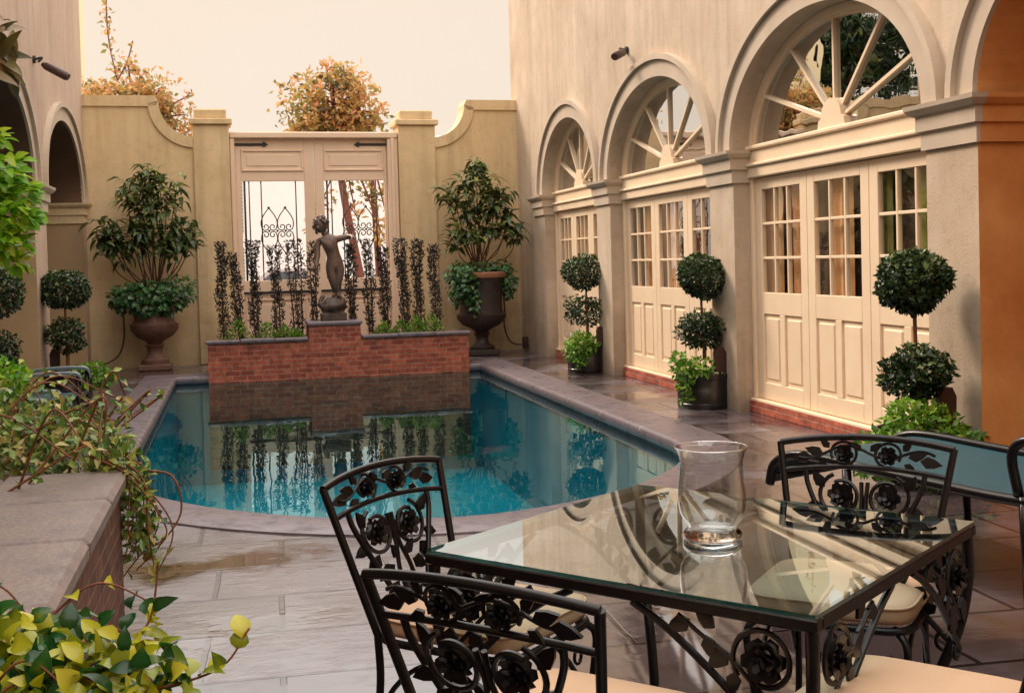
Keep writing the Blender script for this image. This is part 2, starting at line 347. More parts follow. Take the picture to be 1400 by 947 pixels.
def flagstone_mat():
    m, nt, out = new_mat('wet_flagstones'); L = nt.links.new
    geo = nt.nodes.new('ShaderNodeNewGeometry')
    nz = node(nt, 'ShaderNodeTexNoise', Scale=1.7, Detail=3.0); L(geo.outputs['Position'], nz.inputs['Vector'])
    va = node(nt, 'ShaderNodeVectorMath', _operation='MULTIPLY_ADD'); L(nz.outputs['Color'], va.inputs[0]); va.inputs[1].default_value = (.03, .03, 0); L(geo.outputs['Position'], va.inputs[2])
    mp = node(nt, 'ShaderNodeMapping'); mp.inputs['Rotation'].default_value = (0, 0, .03); L(va.outputs[0], mp.inputs[0])
    br = node(nt, 'ShaderNodeTexBrick', Scale=1.0); br.offset = .37; br.offset_frequency = 2; br.squash = 1.45; br.squash_frequency = 3
    br.inputs['Brick Width'].default_value = .82; br.inputs['Row Height'].default_value = .56; br.inputs['Mortar Size'].default_value = .013; br.inputs['Mortar Smooth'].default_value = .2
    br.inputs['Color1'].default_value = (0, 0, 0, 1); br.inputs['Color2'].default_value = (1, 1, 1, 1); br.inputs['Mortar'].default_value = (.5, .5, .5, 1)
    L(mp.outputs[0], br.inputs['Vector'])
    stone = ramp(nt, br.outputs[0], [(0, (.07, .058, .072)), (.35, (.165, .145, .165)), (.7, (.11, .085, .078)), (1, (.215, .19, .215))])
    # cleft relief of natural stone, stretched
    mp2 = node(nt, 'ShaderNodeMapping'); mp2.inputs['Scale'].default_value = (1, 2.4, 1); L(geo.outputs['Position'], mp2.inputs[0])
    n2 = node(nt, 'ShaderNodeTexNoise', Scale=7.0, Detail=10.0, Roughness=.66, Distortion=.3); L(mp2.outputs[0], n2.inputs['Vector'])
    r2 = ramp(nt, n2.outputs[0], [(.28, (.62, .58, .56)), (.5, (1, 1, 1)), (.75, (1.3, 1.24, 1.2))])
    mx = node(nt, 'ShaderNodeMix', _data_type='RGBA', _blend_type='MULTIPLY'); mx.inputs[0].default_value = 1.0
    L(stone.outputs[0], mx.inputs[6]); L(r2.outputs[0], mx.inputs[7])
    # brown stains
    n4 = node(nt, 'ShaderNodeTexNoise', Scale=1.1, Detail=4.0); L(geo.outputs['Position'], n4.inputs['Vector'])
    r4 = ramp(nt, n4.outputs[0], [(.50, (0, 0, 0)), (.68, (1, 1, 1))])
    mxs = node(nt, 'ShaderNodeMix', _data_type='RGBA', _blend_type='MIX'); L(r4.outputs[0], mxs.inputs[0]); L(mx.outputs[2], mxs.inputs[6]); mxs.inputs[7].default_value = (.085, .05, .032, 1)
    jt = node(nt, 'ShaderNodeMix', _data_type='RGBA', _blend_type='MIX'); L(br.outputs['Fac'], jt.inputs[0]); L(mxs.outputs[2], jt.inputs[6]); jt.inputs[7].default_value = (.03, .02, .018, 1)

    p = nt.nodes.new('ShaderNodeBsdfPrincipled')
    n3 = node(nt, 'ShaderNodeTexNoise', Scale=.75, Detail=6.0, Roughness=.6); L(geo.outputs['Position'], n3.inputs['Vector'])
    spz = nt.nodes.new('ShaderNodeSeparateXYZ'); L(geo.outputs['Position'], spz.inputs[0])
    mr = node(nt, 'ShaderNodeMapRange', i1=3.2, i2=4.9, i3=.16, i4=0.0); L(spz.outputs[1], mr.inputs[0])
    n3a = node(nt, 'ShaderNodeMath', _operation='ADD'); L(n3.outputs[0], n3a.inputs[0]); L(mr.outputs[0], n3a.inputs[1])
    wd = ramp(nt, n3a.outputs[0], [(.46, (1, 1, 1)), (.58, (.5, .44, .42))])
    mw_ = node(nt, 'ShaderNodeMix', _data_type='RGBA', _blend_type='MULTIPLY'); mw_.inputs[0].default_value = 1.0
    L(jt.outputs[2], mw_.inputs[6]); L(wd.outputs[0], mw_.inputs[7]); L(mw_.outputs[2], p.inputs['Base Color'])
    p.inputs['IOR'].default_value = 2.0; p.inputs['Specular IOR Level'].default_value = .5
    # wet patches: low roughness
    wet = ramp(nt, n3a.outputs[0], [(.36, (.36,) * 3), (.50, (.20,) * 3), (.57, (.03,) * 3)])
    L(wet.outputs[0], p.inputs['Roughness'])
    wet2 = ramp(nt, n3a.outputs[0], [(.48, (1, 1, 1)), (.58, (.03, .03, .03))])
    sb = node(nt, 'ShaderNodeMath', _operation='SUBTRACT'); L(n2.outputs[0], sb.inputs[0]); L(br.outputs['Fac'], sb.inputs[1])
    bm_ = node(nt, 'ShaderNodeMath', _operation='MULTIPLY'); L(sb.outputs[0], bm_.inputs[0]); L(wet2.outputs[0], bm_.inputs[1])
    b = node(nt, 'ShaderNodeBump', Strength=.35, Distance=.008); L(bm_.outputs[0], b.inputs['Height']); L(b.outputs[0], p.inputs['Normal'])
    L(p.outputs[0], out.inputs[0]); return m
M['flag'] = flagstone_mat()

# ---------------------------------------------------------------- foliage helper
def leaves(name, P, D, N, Lg, W, S, mat, parent=None, hi=False, droop=.15, fold=.18):
    """leaf blades as one mesh: base points, directions, normals, lengths, widths, shade 0..1"""
    P = np.asarray(P, float); n = len(P)
    D = np.asarray(D, float); D = D / np.maximum(np.linalg.norm(D, axis=1, keepdims=True), 1e-6)
    N = np.asarray(N, float); N = N - D * np.sum(N * D, 1, keepdims=True)
    ln = np.linalg.norm(N, axis=1, keepdims=True); N = np.where(ln < 1e-4, np.cross(D, [1, .3, .2]), N); N = N / np.maximum(np.linalg.norm(N, axis=1, keepdims=True), 1e-6)
    B = np.cross(D, N)
    Lg = (np.ones(n) * Lg)[:, None]; W = (np.ones(n) * W)[:, None]; S = np.ones(n) * S
    if not hi:
        v = np.stack([P, P + D * Lg * .45 + B * W * .5 + N * W * fold, P + D * Lg - N * Lg * droop, P + D * Lg * .45 - B * W * .5 + N * W * fold], 1)
        faces = np.array([[0, 1, 2], [0, 2, 3]]); k = 4
    else:
        rows = [(.0, .10, 0.0), (.18, .72, .06), (.42, 1.0, .06), (.70, .72, -.02), (.90, .30, -.08), (1.0, .02, -.15)]
        vs = []
        for t, w, h in rows:
            c = P + D * Lg * t + N * Lg * (h * droop / .15)
            vs += [c + B * W * .5 * w + N * W * fold * w, c, c - B * W * .5 * w + N * W * fold * w]
        v = np.stack(vs, 1); k = 18; faces = []
        for i in range(5):
            a = i * 3; b = a + 3
            faces += [[a, a + 1, b + 1], [a, b + 1, b], [a + 1, a + 2, b + 2], [a + 1, b + 2, b + 1]]
        faces = np.array(faces)
    verts = v.reshape(-1, 3)
    F = (faces[None] + (np.arange(n) * k)[:, None, None]).reshape(-1, 3)
    me = bpy.data.meshes.new(name)
    me.vertices.add(len(verts)); me.vertices.foreach_set('co', verts.ravel())
    me.loops.add(F.size); me.loops.foreach_set('vertex_index', F.ravel().astype(np.int32))
    me.polygons.add(len(F)); me.polygons.foreach_set('loop_start', np.arange(0, F.size, 3, dtype=np.int32)); me.polygons.foreach_set('loop_total', np.full(len(F), 3, np.int32))
    me.update(calc_edges=True)
    at = me.attributes.new('shade', 'FLOAT', 'POINT'); sv = np.repeat(S[:, None], k, 1) + rng.normal(0, .03, (n, k))
    if hi: sv[:, 1::3] += .07; sv[:, 15:] -= .10
    at.data.foreach_set('value', np.clip(sv, 0, 1).ravel().astype(np.float32))
    if hi: me.polygons.foreach_set('use_smooth', np.ones(len(F), bool))
    me.materials.append(mat)
    o = bpy.data.objects.new(name, me); col.objects.link(o); o.parent = parent
    return o

def rdir(n):
    d = rng.normal(size=(n, 3)); return d / np.linalg.norm(d, axis=1, keepdims=True)

def ball_leaves(name, c, r, n, mat, parent, L=.05, W=.03, sc=(1, 1, 1), shell=.72, lumps=.10):
    d = rdir(n)
    k = rdir(14)
    bump = 1 + lumps * (np.max(d @ k.T, axis=1) - .85) / .15
    rad = r * (shell + (1 - shell) * rng.random(n) ** .5) * bump
    P = np.array(c) + d * rad[:, None] * np.array(sc)
    D = d * .7 + rdir(n) * .8; N = d + rdir(n) * .5
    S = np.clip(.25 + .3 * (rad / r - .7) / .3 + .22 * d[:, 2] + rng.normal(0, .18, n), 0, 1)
    return leaves(name, P, D, N, L * rng.uniform(.7, 1.3, n), W * rng.uniform(.7, 1.3, n), S, mat, parent)

def blob_core(name, c, r, mat, parent, sc=(1, 1, 1)):
    mb = MB(); mb.sphere(c, r, 14, 9, sc); return mb.build(name, mat, parent, smooth=True)

# ================================================================ SETTING
XR, XL = 4.588, -2.196
AL = .0456
def by(x): return 19.547 + math.tan(AL) * (x - XR)

# pool outline (anticlockwise), measured on the ground
pc, pa, pb, pp = (1.262, 9.3), 2.12, 2.36, 1.75
arc = []
for i in range(41):
    t = -1 + 2 * i / 40
    t = math.sin(t * PI / 2)
    y = pc[1] - pb * max(0, 1 - abs(t) ** pp) ** (1 / pp)
    arc.append((pc[0] + pa * t, y))
outline = [(pc[0] - pa, 17.15)] + [(pc[0] - pa, 14.5), (pc[0] - pa, 12)] + arc + [(pc[0] + pa, 12), (pc[0] + pa, 14.5), (pc[0] + pa, 17.15)]

def offset(poly, d):
    n = len(poly); out = []
    for i in range(n):
        p0, p1, p2 = V3(poly[i - 1]), V3(poly[i]), V3(poly[(i + 1) % n])
        a, b = nrm(p1 - p0), nrm(p2 - p1)
        na, nb_ = V3((a[1], -a[0])), V3((b[1], -b[0]))
        m = nrm(na + nb_); k = 1 / max(.5, m @ na)
        out.append(tuple(p1 + m * d * k))
    return out

def sweep_loop(prof, closed_prof=False):
    mb = MB(); rings = [[(*p, z) for p in offset(outline, d)] for d, z in prof]; n = len(outline)
    for r in rings: mb.v += r
    for i in range(len(prof) - 1):
        for k in range(n):
            mb.f.append((i * n + k, i * n + (k + 1) % n, (i + 1) * n + (k + 1) % n, (i + 1) * n + k))
    return mb

# ground reaching the horizon, with the courtyard left open for the paving
mb = MB(); B0, B1 = (-6, -6), (10, 22)
E = 400
for x0, x1, y0, y1 in ((-E, E, -E, B0[1]), (-E, E, B1[1], E), (-E, B0[0], B0[1], B1[1]), (B1[0], E, B0[1], B1[1])):
    mb.quad((x0, y0, -.02), (x1, y0, -.02), (x1, y1, -.02), (x0, y1, -.02))
tag(mb.build('ground', M['asphalt']), 'pale street and ground beyond the courtyard walls', kind='structure')

# paving: sheet with the pool hole (outline offset under the coping)
hole = offset(outline, .2); n = len(hole)
cx, cy = pc[0], 12.0
angs = [math.atan2(p[1] - cy, p[0] - cx) for p in hole]
mb = MB()
def rect_hit(a):
    dx, dy = math.cos(a), math.sin(a); ts = []
    if dx > 0: ts.append((B1[0] - cx) / dx)
    if dx < 0: ts.append((B0[0] - cx) / dx)
    if dy > 0: ts.append((B1[1] - cy) / dy)
    if dy < 0: ts.append((B0[1] - cy) / dy)
    t = min(ts); return (cx + dx * t, cy + dy * t)
import bmesh
bm = bmesh.new()
outer = [bm.verts.new((*p, 0)) for p in ((B0[0], B0[1]), (B1[0], B0[1]), (B1[0], B1[1]), (B0[0], B1[1]))]
inner = [bm.verts.new((*p, 0)) for p in hole]
ed = [bm.edges.new((outer[i], outer[(i + 1) % 4])) for i in range(4)] + [bm.edges.new((inner[i], inner[(i + 1) % n])) for i in range(n)]
bmesh.ops.triangle_fill(bm, use_beauty=True, use_dissolve=False, edges=ed)
for f in list(bm.faces):
    c = f.calc_center_median()
    # drop any face that fell inside the hole
    if all(v in inner for v in f.verts):
        inside = False; j = n - 1
        for i in range(n):
            xi, yi = hole[i]; xj, yj = hole[j]
            if (yi > c.y) != (yj > c.y) and c.x < (xj - xi) * (c.y - yi) / (yj - yi) + xi: inside = not inside
            j = i
        if inside: bm.faces.remove(f)
bmesh.ops.recalc_face_normals(bm, faces=bm.faces)
for f in bm.faces:
    if f.normal.z < 0: f.normal_flip()
me = bpy.data.meshes.new('courtyard_paving'); bm.to_mesh(me); bm.free(); me.materials.append(M['flag'])
pav = bpy.data.objects.new('courtyard_paving', me); col.objects.link(pav)
tag(pav, 'wet flagstone paving of the courtyard', kind='structure')

# coping with rounded nose, basin, waterline tiles, water
def slabs(poly, step, gap):
    """resample the outline so every slab ends in a narrow open joint; returns points and joint flags"""
    n = len(poly); pts = []; brk = []; acc = 0.0
    P = [V3(p) for p in poly]; seg = [np.linalg.norm(P[(i + 1) % n] - P[i]) for i in range(n)]; total = sum(seg)
    m = int(round(total / step)); cum = [0]
    for q in seg: cum.append(cum[-1] + q)
    def at(d):
        d %= total
        i = max(k for k in range(n) if cum[k] <= d + 1e-9); t = (d - cum[i]) / seg[i]
        return tuple(P[i] * (1 - t) + P[(i + 1) % n] * t)
    jd = [total * k / m + .3 for k in range(m)]
    marks = sorted([(c, 0) for c in cum[:-1] if min(abs(c - q) for q in jd) > .03] + [(q, 1) for q in jd])
    for d, jn in marks:
        if jn: pts += [at(d - gap / 2), at(d + gap / 2)]; brk += [True, False]
        else: pts.append(at(d)); brk.append(False)
    return pts, brk
keep = outline; outline, brk = slabs(keep, 1.15, .005)
prof = [(.02, -.10), (.004, -.08), (0, -.045), (.004, -.01), (.022, .008), (.05, .014), (.43, .014), (.445, .010), (.45, -.02)]
mb = sweep_loop(prof); n = len(outline)
bad = set()
mb.f = [f_ for f_ in mb.f if not brk[min(f_[0] % n, f_[0] % n)]]
outline = keep
# joints are cut by a second pass of thin grooves in the material; keep geometry smooth
tag(mb.build('pool_coping', M['slate'], smooth=True, angle=40), 'lavender slate coping around the pool', kind='structure')
mb = sweep_loop([(.012, -.03), (.010, -.22)])
tag(mb.build('pool_tiles', M['tile']), 'dark waterline tile band of the pool', kind='structure')
mb = sweep_loop([(.02, -.215), (.02, -1.5)])
k0 = len(mb.v) - len(outline); mb.f.append(tuple(range(k0, len(mb.v))))
tag(mb.build('pool_basin', M['basin']), 'teal plastered basin of the pool', kind='structure')
mb = MB(); mb.v = [(*p, -.10) for p in offset(outline, .011)]; mb.f = [tuple(range(len(mb.v)))]
tag(mb.build('water', M['water'], fix=False), 'still teal pool water reflecting the courtyard', kind='structure')

# ================================================================ RIGHT BUILDING
W, LO = .5865, 3.2719
ZC, BE = 2.4606, 1.0153
y3n = 6.8084; y3f = y3n + W; y2n = y3f + LO; y2f = y2n + W; y1n = y2f + LO; y1f = y1n + W; y0n = y1f + 2.7191
ARC = [  # y start, y end, rise
    (y3n - LO, y3n, BE), (y3f, y2n, BE), (y2f, y1n, BE), (y1f, y0n, 1.0008)]
ZT = 7.2
rb = thing('stucco_building', 'long pinkish stucco building on the right with arched carriage doors', 'building', (XR, 12, 0))
def loc(o): return (-XR, -12, 0)
def rbuild(mb, name, mat, parent=rb, **k):
    mb.v = [(x - XR, y - 12, z) for x, y, z in mb.v]
    return mb.build(name, mat, parent, **k)

def arch_curve(y0, y1, z, b, n=40, grow=0):
    c = (y0 + y1) / 2; a = (y1 - y0) / 2 + grow
    return [(c - a * math.cos(PI * i / n), z + (b + grow) * math.sin(PI * i / n)) for i in range(n + 1)]

def wall_with_arches(mb, X, y0, y1, zt, arches, depth, sgn, zc):
    """front face at X; reveals run to X+sgn*depth"""
    edges = sorted([(a, b, r) for a, b, r in arches]); cur = y0
    for a, b, r in edges:
        mb.quad((X, cur, 0), (X, a, 0), (X, a, zt), (X, cur, zt))
        cv = arch_curve(a, b, zc, r)
        for (ya, za), (yb, zb) in zip(cv, cv[1:]):
            mb.quad((X, ya, za), (X, yb, zb), (X, yb, zt), (X, ya, zt))
        cur = b
    mb.quad((X, cur, 0), (X, y1, 0), (X, y1, zt), (X, cur, zt))
def reveal(mb, X, a, b, r, depth, sgn, zc):
    cv = [(a, 0)] + arch_curve(a, b, zc, r) + [(b, 0)]
    for (ya, za), (yb, zb) in zip(cv, cv[1:]):
        mb.quad((X, ya, za), (X, yb, zb), (X + sgn * depth, yb, zb), (X + sgn * depth, ya, za))
mb = MB()
wall_with_arches(mb, XR, -5, 19.9, ZT, ARC, .3, 1, ZC)
for a, b, r in ARC[1:]: reveal(mb, XR, a, b, r, .34, 1, ZC)
# roof slab and far shell
mb.quad((XR, -5, ZT), (XR + 4, -5, ZT), (XR + 4, 19.9, ZT), (XR, 19.9, ZT))
mb.quad((XR + 4, -5, 0), (XR + 4, 19.9, 0), (XR + 4, 19.9, ZT), (XR + 4, -5, ZT))
mb.quad((XR, 19.9, 0), (XR + 4, 19.9, 0), (XR + 4, 19.9, ZT), (XR, 19.9, ZT))
mb.quad((XR, -5, 0), (XR + 4, -5, 0), (XR + 4, -5, ZT), (XR, -5, ZT))
rbuild(mb, 'wall', M['stucco_r'], fix=False)
mb2 = MB(); mb2.box(-4, XR + 3.9, -8, -4.6, 0, 7.0); rbuild(mb2, 'rear_light_blocker', M['stucco_r'])  # unseen block added behind the camera to darken the foreground
# rooms behind the doors
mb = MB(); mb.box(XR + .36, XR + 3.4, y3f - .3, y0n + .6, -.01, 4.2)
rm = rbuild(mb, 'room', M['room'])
for k_, (ya, wd_) in enumerate(((y3f + .25, .35), (y3f + .95, .3), (y3f + 1.55, .45), (y3f + 2.35, .3), (y3f + 2.85, .35), (y2f + .3, .45), (y2f + 1.0, .4), (y2f + 1.6, .5), (y2f + 2.4, .35), (y1f + .4, .5), (y1f + 1.2, .5), (y1f + 2.0, .4))):  # added curtains; their orange and green stand in for reflections in the panes
    mb = MB(); xs = [ya + wd_ * q / 16 for q in range(17)]
    for q in range(16): mb.quad((XR + .30 + .018 * math.sin(q * 1.7), xs[q], .02), (XR + .30 + .018 * math.sin(q * 1.7 + 1.7), xs[q + 1], .02), (XR + .30 + .018 * math.sin(q * 1.7 + 1.7), xs[q + 1], 2.6), (XR + .30 + .018 * math.sin(q * 1.7), xs[q], 2.6))
    rbuild(mb, 'reflection_curtain', M['green_reflection_curtain'] if k_ in (0, 1) else M['reflection_curtain'], smooth=True, fix=False)
# porch behind the nearest arch: warm lamp glow put into the stucco colour
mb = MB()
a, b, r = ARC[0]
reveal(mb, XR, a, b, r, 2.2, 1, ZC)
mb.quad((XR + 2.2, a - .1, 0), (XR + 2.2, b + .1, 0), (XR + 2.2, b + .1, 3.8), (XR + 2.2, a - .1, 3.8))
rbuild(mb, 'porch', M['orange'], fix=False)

IMP = [(.0, -.30), (.025, -.30), (.025, -.185), (.05, -.175), (.05, -.075), (.075, -.065), (.105, -.03), (.11, 0), (.0, 0)]
def impost(mb, X, ya, yb, zc, sgn, depth, near=True, far=True, over=True):
    """moulded capital around a pier front (face looks to -sgn x)"""
    for (d0, z0), (d1, z1) in zip(IMP, IMP[1:]):
        r0 = [(X + sgn * depth, ya - (d0 if near else 0)), (X - sgn * d0, ya - (d0 if near else 0)), (X - sgn * d0, yb + (d0 if far else 0)), (X + sgn * depth, yb + (d0 if far else 0))]
        r1 = [(X + sgn * depth, ya - (d1 if near else 0)), (X - sgn * d1, ya - (d1 if near else 0)), (X - sgn * d1, yb + (d1 if far else 0)), (X + sgn * depth, yb + (d1 if far else 0))]
        for k in range(3):
            mb.quad((*r0[k], zc + z0), (*r0[k + 1], zc + z0), (*r1[k + 1], zc + z1), (*r1[k], zc + z1))
for ya, yb, nf in ((y3n - LO - W, y3n - LO, (1, 1)), (y3n, y3f, (1, 1)), (y2n, y2f, (1, 1)), (y1n, y1f, (1, 1)), (y0n, y0n + .6, (1, 1))):
    mb = MB(); impost(mb, XR, ya, yb, ZC, 1, .28 if ya != y3n else .33, *nf); rbuild(mb, 'impost', M['stucco_trim'], fix=False)
# return of the impost inside the porch, coloured with the same lamp glow
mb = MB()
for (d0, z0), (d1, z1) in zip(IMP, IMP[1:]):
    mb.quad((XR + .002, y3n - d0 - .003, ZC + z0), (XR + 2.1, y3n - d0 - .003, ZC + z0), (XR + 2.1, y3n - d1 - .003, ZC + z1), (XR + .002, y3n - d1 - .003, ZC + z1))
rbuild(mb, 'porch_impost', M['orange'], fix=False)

def arch_band(mb, X, a, b, r, zc, g0, g1, proj, sgn):
    ci = arch_curve(a, b, zc, r, 48, g0); co_ = arch_curve(a, b, zc, r, 48, g1); xp = X - sgn * proj; xq = X + sgn * .01
    for i in range(48):
        (yi, zi), (yj, zj) = ci[i], ci[i + 1]; (yo, zo), (yp, zp) = co_[i], co_[i + 1]
        mb.quad((xp, yi, zi), (xp, yj, zj), (xp, yp, zp), (xp, yo, zo))
        mb.quad((xp, yo, zo), (xp, yp, zp), (xq, yp, zp), (xq, yo, zo))
        mb.quad((xp, yi, zi), (xp, yj, zj), (xq, yj, zj), (xq, yi, zi))
for a, b, r in ARC:
    mb = MB(); arch_band(mb, XR, a, b, r, ZC + .001, .0, .18, .035, 1); arch_band(mb, XR, a, b, r, ZC + .001, .182, .245, .075, 1)
    rbuild(mb, 'archivolt', M['stucco_trim'], fix=False)

# doors, fanlights
XD = XR + .16
def door_set(a, b, r):
    fw = .065; zs = .13
    # brick sill
    mb = MB(); mb.box(XD - .04, XR + .34, a + .003, b - .003, .003, .10); rbuild(mb, 'door_sill', M['brick'])
    mb = MB(); mb.bbox(XD - .03, XR + .34, a + .004, b - .004, .102, zs, .006)
    # jamb posts and transom
    for ya, yb in ((a + .004, a + fw), (b - fw, b - .004)): mb.bbox(XD, XD + .12, ya, yb, zs + .001, 2.2, .006)
    mb.bbox(XD - .03, XD + .12, a + .004, b - .004, 2.2, 2.30, .008)
    mb.bbox(XD - .055, XD + .10, a + .004, b - .004, 2.301, 2.335, .01)
    mb.bbox(XD - .015, XD + .12, a + .004, b - .004, 2.336, 2.455, .006)
    mb.bbox(XD - .045, XD + .10, a + .004, b - .004, 2.456, 2.50, .012)
    fr = rbuild(mb, 'door_frame', M['cream'])
    w = (b - a - 2 * fw - .012) / 3
    for i in range(3):
        y0 = a + fw + .003 + i * (w + .003); y1 = y0 + w - .004
        mb = MB(); x0, x1 = XD + .03, XD + .075
        z0, z1 = zs + .006, 2.192; st = .13; gz0, gz1 = 1.13, 2.085
        mb.bbox(x0, x1, y0, y0 + st, z0, z1, .004); mb.bbox(x0, x1, y1 - st, y1, z0, z1, .004)
        mb.bbox(x0, x1, y0 + st, y1 - st, gz1, z1, .004); mb.bbox(x0, x1, y0 + st, y1 - st, .93, gz0, .004)
        mb.bbox(x0, x1, y0 + st, y1 - st, z0, .29, .004)
        ym = (y0 + y1) / 2; mb.bbox(x0, x1, ym - .05, ym + .05, .29, .93, .004)
        for pa_, pb_ in ((y0 + st, ym - .05), (ym + .05, y1 - st)):
            mb.box(x0 + .018, x1 - .008, pa_, pb_, .29, .93)
            mb.bbox(x0 + .006, x1 - .01, pa_ + .035, pb_ - .035, .325, .895, .011)
        mb2 = MB()
        gy0, gy1 = y0 + st, y1 - st
        for k in (1, 2):
            yy = gy0 + (gy1 - gy0) * k / 3; mb.bbox(x0 + .004, x1 - .004, yy - .014, yy + .014, gz0, gz1, .004)
            zz = gz0 + (gz1 - gz0) * k / 3; mb.bbox(x0 + .006, x1 - .006, gy0, gy1, zz - .013, zz + .013, .004)
        lf = rbuild(mb, 'door_leaf', M['cream'])
        mb2.quad((x0 + .025, gy0, gz0), (x0 + .025, gy1, gz0), (x0 + .025, gy1, gz1), (x0 + .025, gy0, gz1))
        g = rbuild(mb2, 'pane', M['window'], fix=False); g.parent = lf
    # fanlight
    mb = MB(); c = (a + b) / 2; zb = 2.50; A = (b - a) / 2; Bz = ZC + r - zb
    n = 40
    for g0, g1, xa, xb in ((-.003, -.075, XD + .0, XD + .11), (-.075, -.10, XD + .03, XD + .09)):
        p0 = [(c - (A + g0) * math.cos(PI * i / n), ZC + (r + g0) * math.sin(PI * i / n)) for i in range(n + 1)]
        p1 = [(c - (A + g1) * math.cos(PI * i / n), ZC + (r + g1) * math.sin(PI * i / n)) for i in range(n + 1)]
        for i in range(n):
            mb.quad((xa, *p0[i]), (xa, *p0[i + 1]), (xa, *p1[i + 1]), (xa, *p1[i]))
            mb.quad((xa, *p1[i]), (xa, *p1[i + 1]), (xb, *p1[i + 1]), (xb, *p1[i]))
    for k in range(1, 6):
        t = PI * k / 6
        p = V3((XD + .05, c - .14 * math.cos(t) * 1.2, zb + .12 * math.sin(t) + .03)); q = V3((XD + .05, c - (A - .09) * math.cos(t), zb + (Bz - .09) * math.sin(t)))
        d = nrm(q - p); s_ = V3((0, -d[2], d[1])) * .0145; e = V3((.025, 0, 0))
        mb.add([p - s_ - e, p + s_ - e, q + s_ - e, q - s_ - e, p - s_ + e, p + s_ + e, q + s_ + e, q - s_ + e],
               [(0, 1, 2, 3), (4, 5, 6, 7), (0, 1, 5, 4), (1, 2, 6, 5), (2, 3, 7, 6), (3, 0, 4, 7)])
    hub = [(c - .23, zb), (c - .215, zb + .07)] + [(c - .17 * math.cos(PI * i / 12), zb + .09 + .15 * math.sin(PI * i / 12)) for i in range(13)] + [(c + .215, zb + .07), (c + .23, zb)]
    mb.prism(hub, lambda p: (XD - .005, *p), lambda p: (XD + .085, *p))
    fl = rbuild(mb, 'fanlight', M['cream'])
    mb = MB(); pts = [(c - A * math.cos(PI * i / n), ZC + r * math.sin(PI * i / n)) for i in range(n + 1)]
    for i in range(n):
        mb.quad((XD + .055, *pts[i]), (XD + .055, *pts[i + 1]), (XD + .055, pts[i + 1][0], zb - .03), (XD + .055, pts[i][0], zb - .03))
    g = rbuild(mb, 'fanlight_pane', M['fan_glass'], fix=False); g.parent = fl
for a, b, r in ARC[1:]: door_set(a, b, r)

# ================================================================ LEFT BUILDING
lb = thing('arcade_building', 'stucco building on the left with open arched arcade', 'building', (XL, 12, 0))
def lbuild(mb, name, mat, parent=lb, **k):
    mb.v = [(x - XL, y - 12, z) for x, y, z in mb.v]
    return mb.build(name, mat, parent, **k)
LZ = 2.50; ARL = [(15.28, 18.82, .985), (10.95, 14.42, .985), (6.6, 10.1, .985), (2.3, 5.8, .985)]
YE = by(XL)
mb = MB(); wall_with_arches(mb, XL, -5, YE + .1, ZT, ARL, 1.3, -1, LZ)
mb.quad((XL, -5, ZT), (XL - 3, -5, ZT), (XL - 3, YE + .1, ZT), (XL, YE + .1, ZT))
mb.quad((XL, YE + .1, 0), (XL - 3, YE + .1, 0), (XL - 3, YE + .1, ZT), (XL, YE + .1, ZT))
mb.quad((XL - 3, -5, 0), (XL - 3, YE + .1, 0), (XL - 3, YE + .1, ZT), (XL - 3, -5, ZT))
mb.quad((XL, -5, 0), (XL - 3, -5, 0), (XL - 3, -5, ZT), (XL, -5, ZT))
lbuild(mb, 'wall', M['stucco_l'], fix=False)
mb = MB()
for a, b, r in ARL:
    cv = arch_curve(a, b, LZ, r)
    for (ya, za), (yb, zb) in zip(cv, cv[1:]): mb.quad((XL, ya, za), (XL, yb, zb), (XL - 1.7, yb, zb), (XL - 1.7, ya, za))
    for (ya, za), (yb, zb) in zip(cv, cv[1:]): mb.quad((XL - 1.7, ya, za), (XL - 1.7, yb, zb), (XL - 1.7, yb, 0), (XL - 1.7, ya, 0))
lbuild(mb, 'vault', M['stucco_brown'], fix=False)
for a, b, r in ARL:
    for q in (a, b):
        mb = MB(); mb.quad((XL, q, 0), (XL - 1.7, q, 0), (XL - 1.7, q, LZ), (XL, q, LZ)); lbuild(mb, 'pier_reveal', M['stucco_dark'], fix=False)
for a, b in ((18.82, 19.15), (14.42, 15.28), (10.1, 10.95), (5.8, 6.6)):
    mb = MB(); impost(mb, XL, a, b, LZ, -1, 1.6, True, a < 18); lbuild(mb, 'impost', M['stucco_trim'] if a < 18 else M['stucco_end'], fix=False)
for a, b, r in ARL:
    mb = MB(); arch_band(mb, XL, a, b, r, LZ + .001, 0, .17, .03, -1); arch_band(mb, XL, a, b, r, LZ + .001, .172, .235, .07, -1)
    lbuild(mb, 'archivolt', M['stucco_trim'], fix=False)

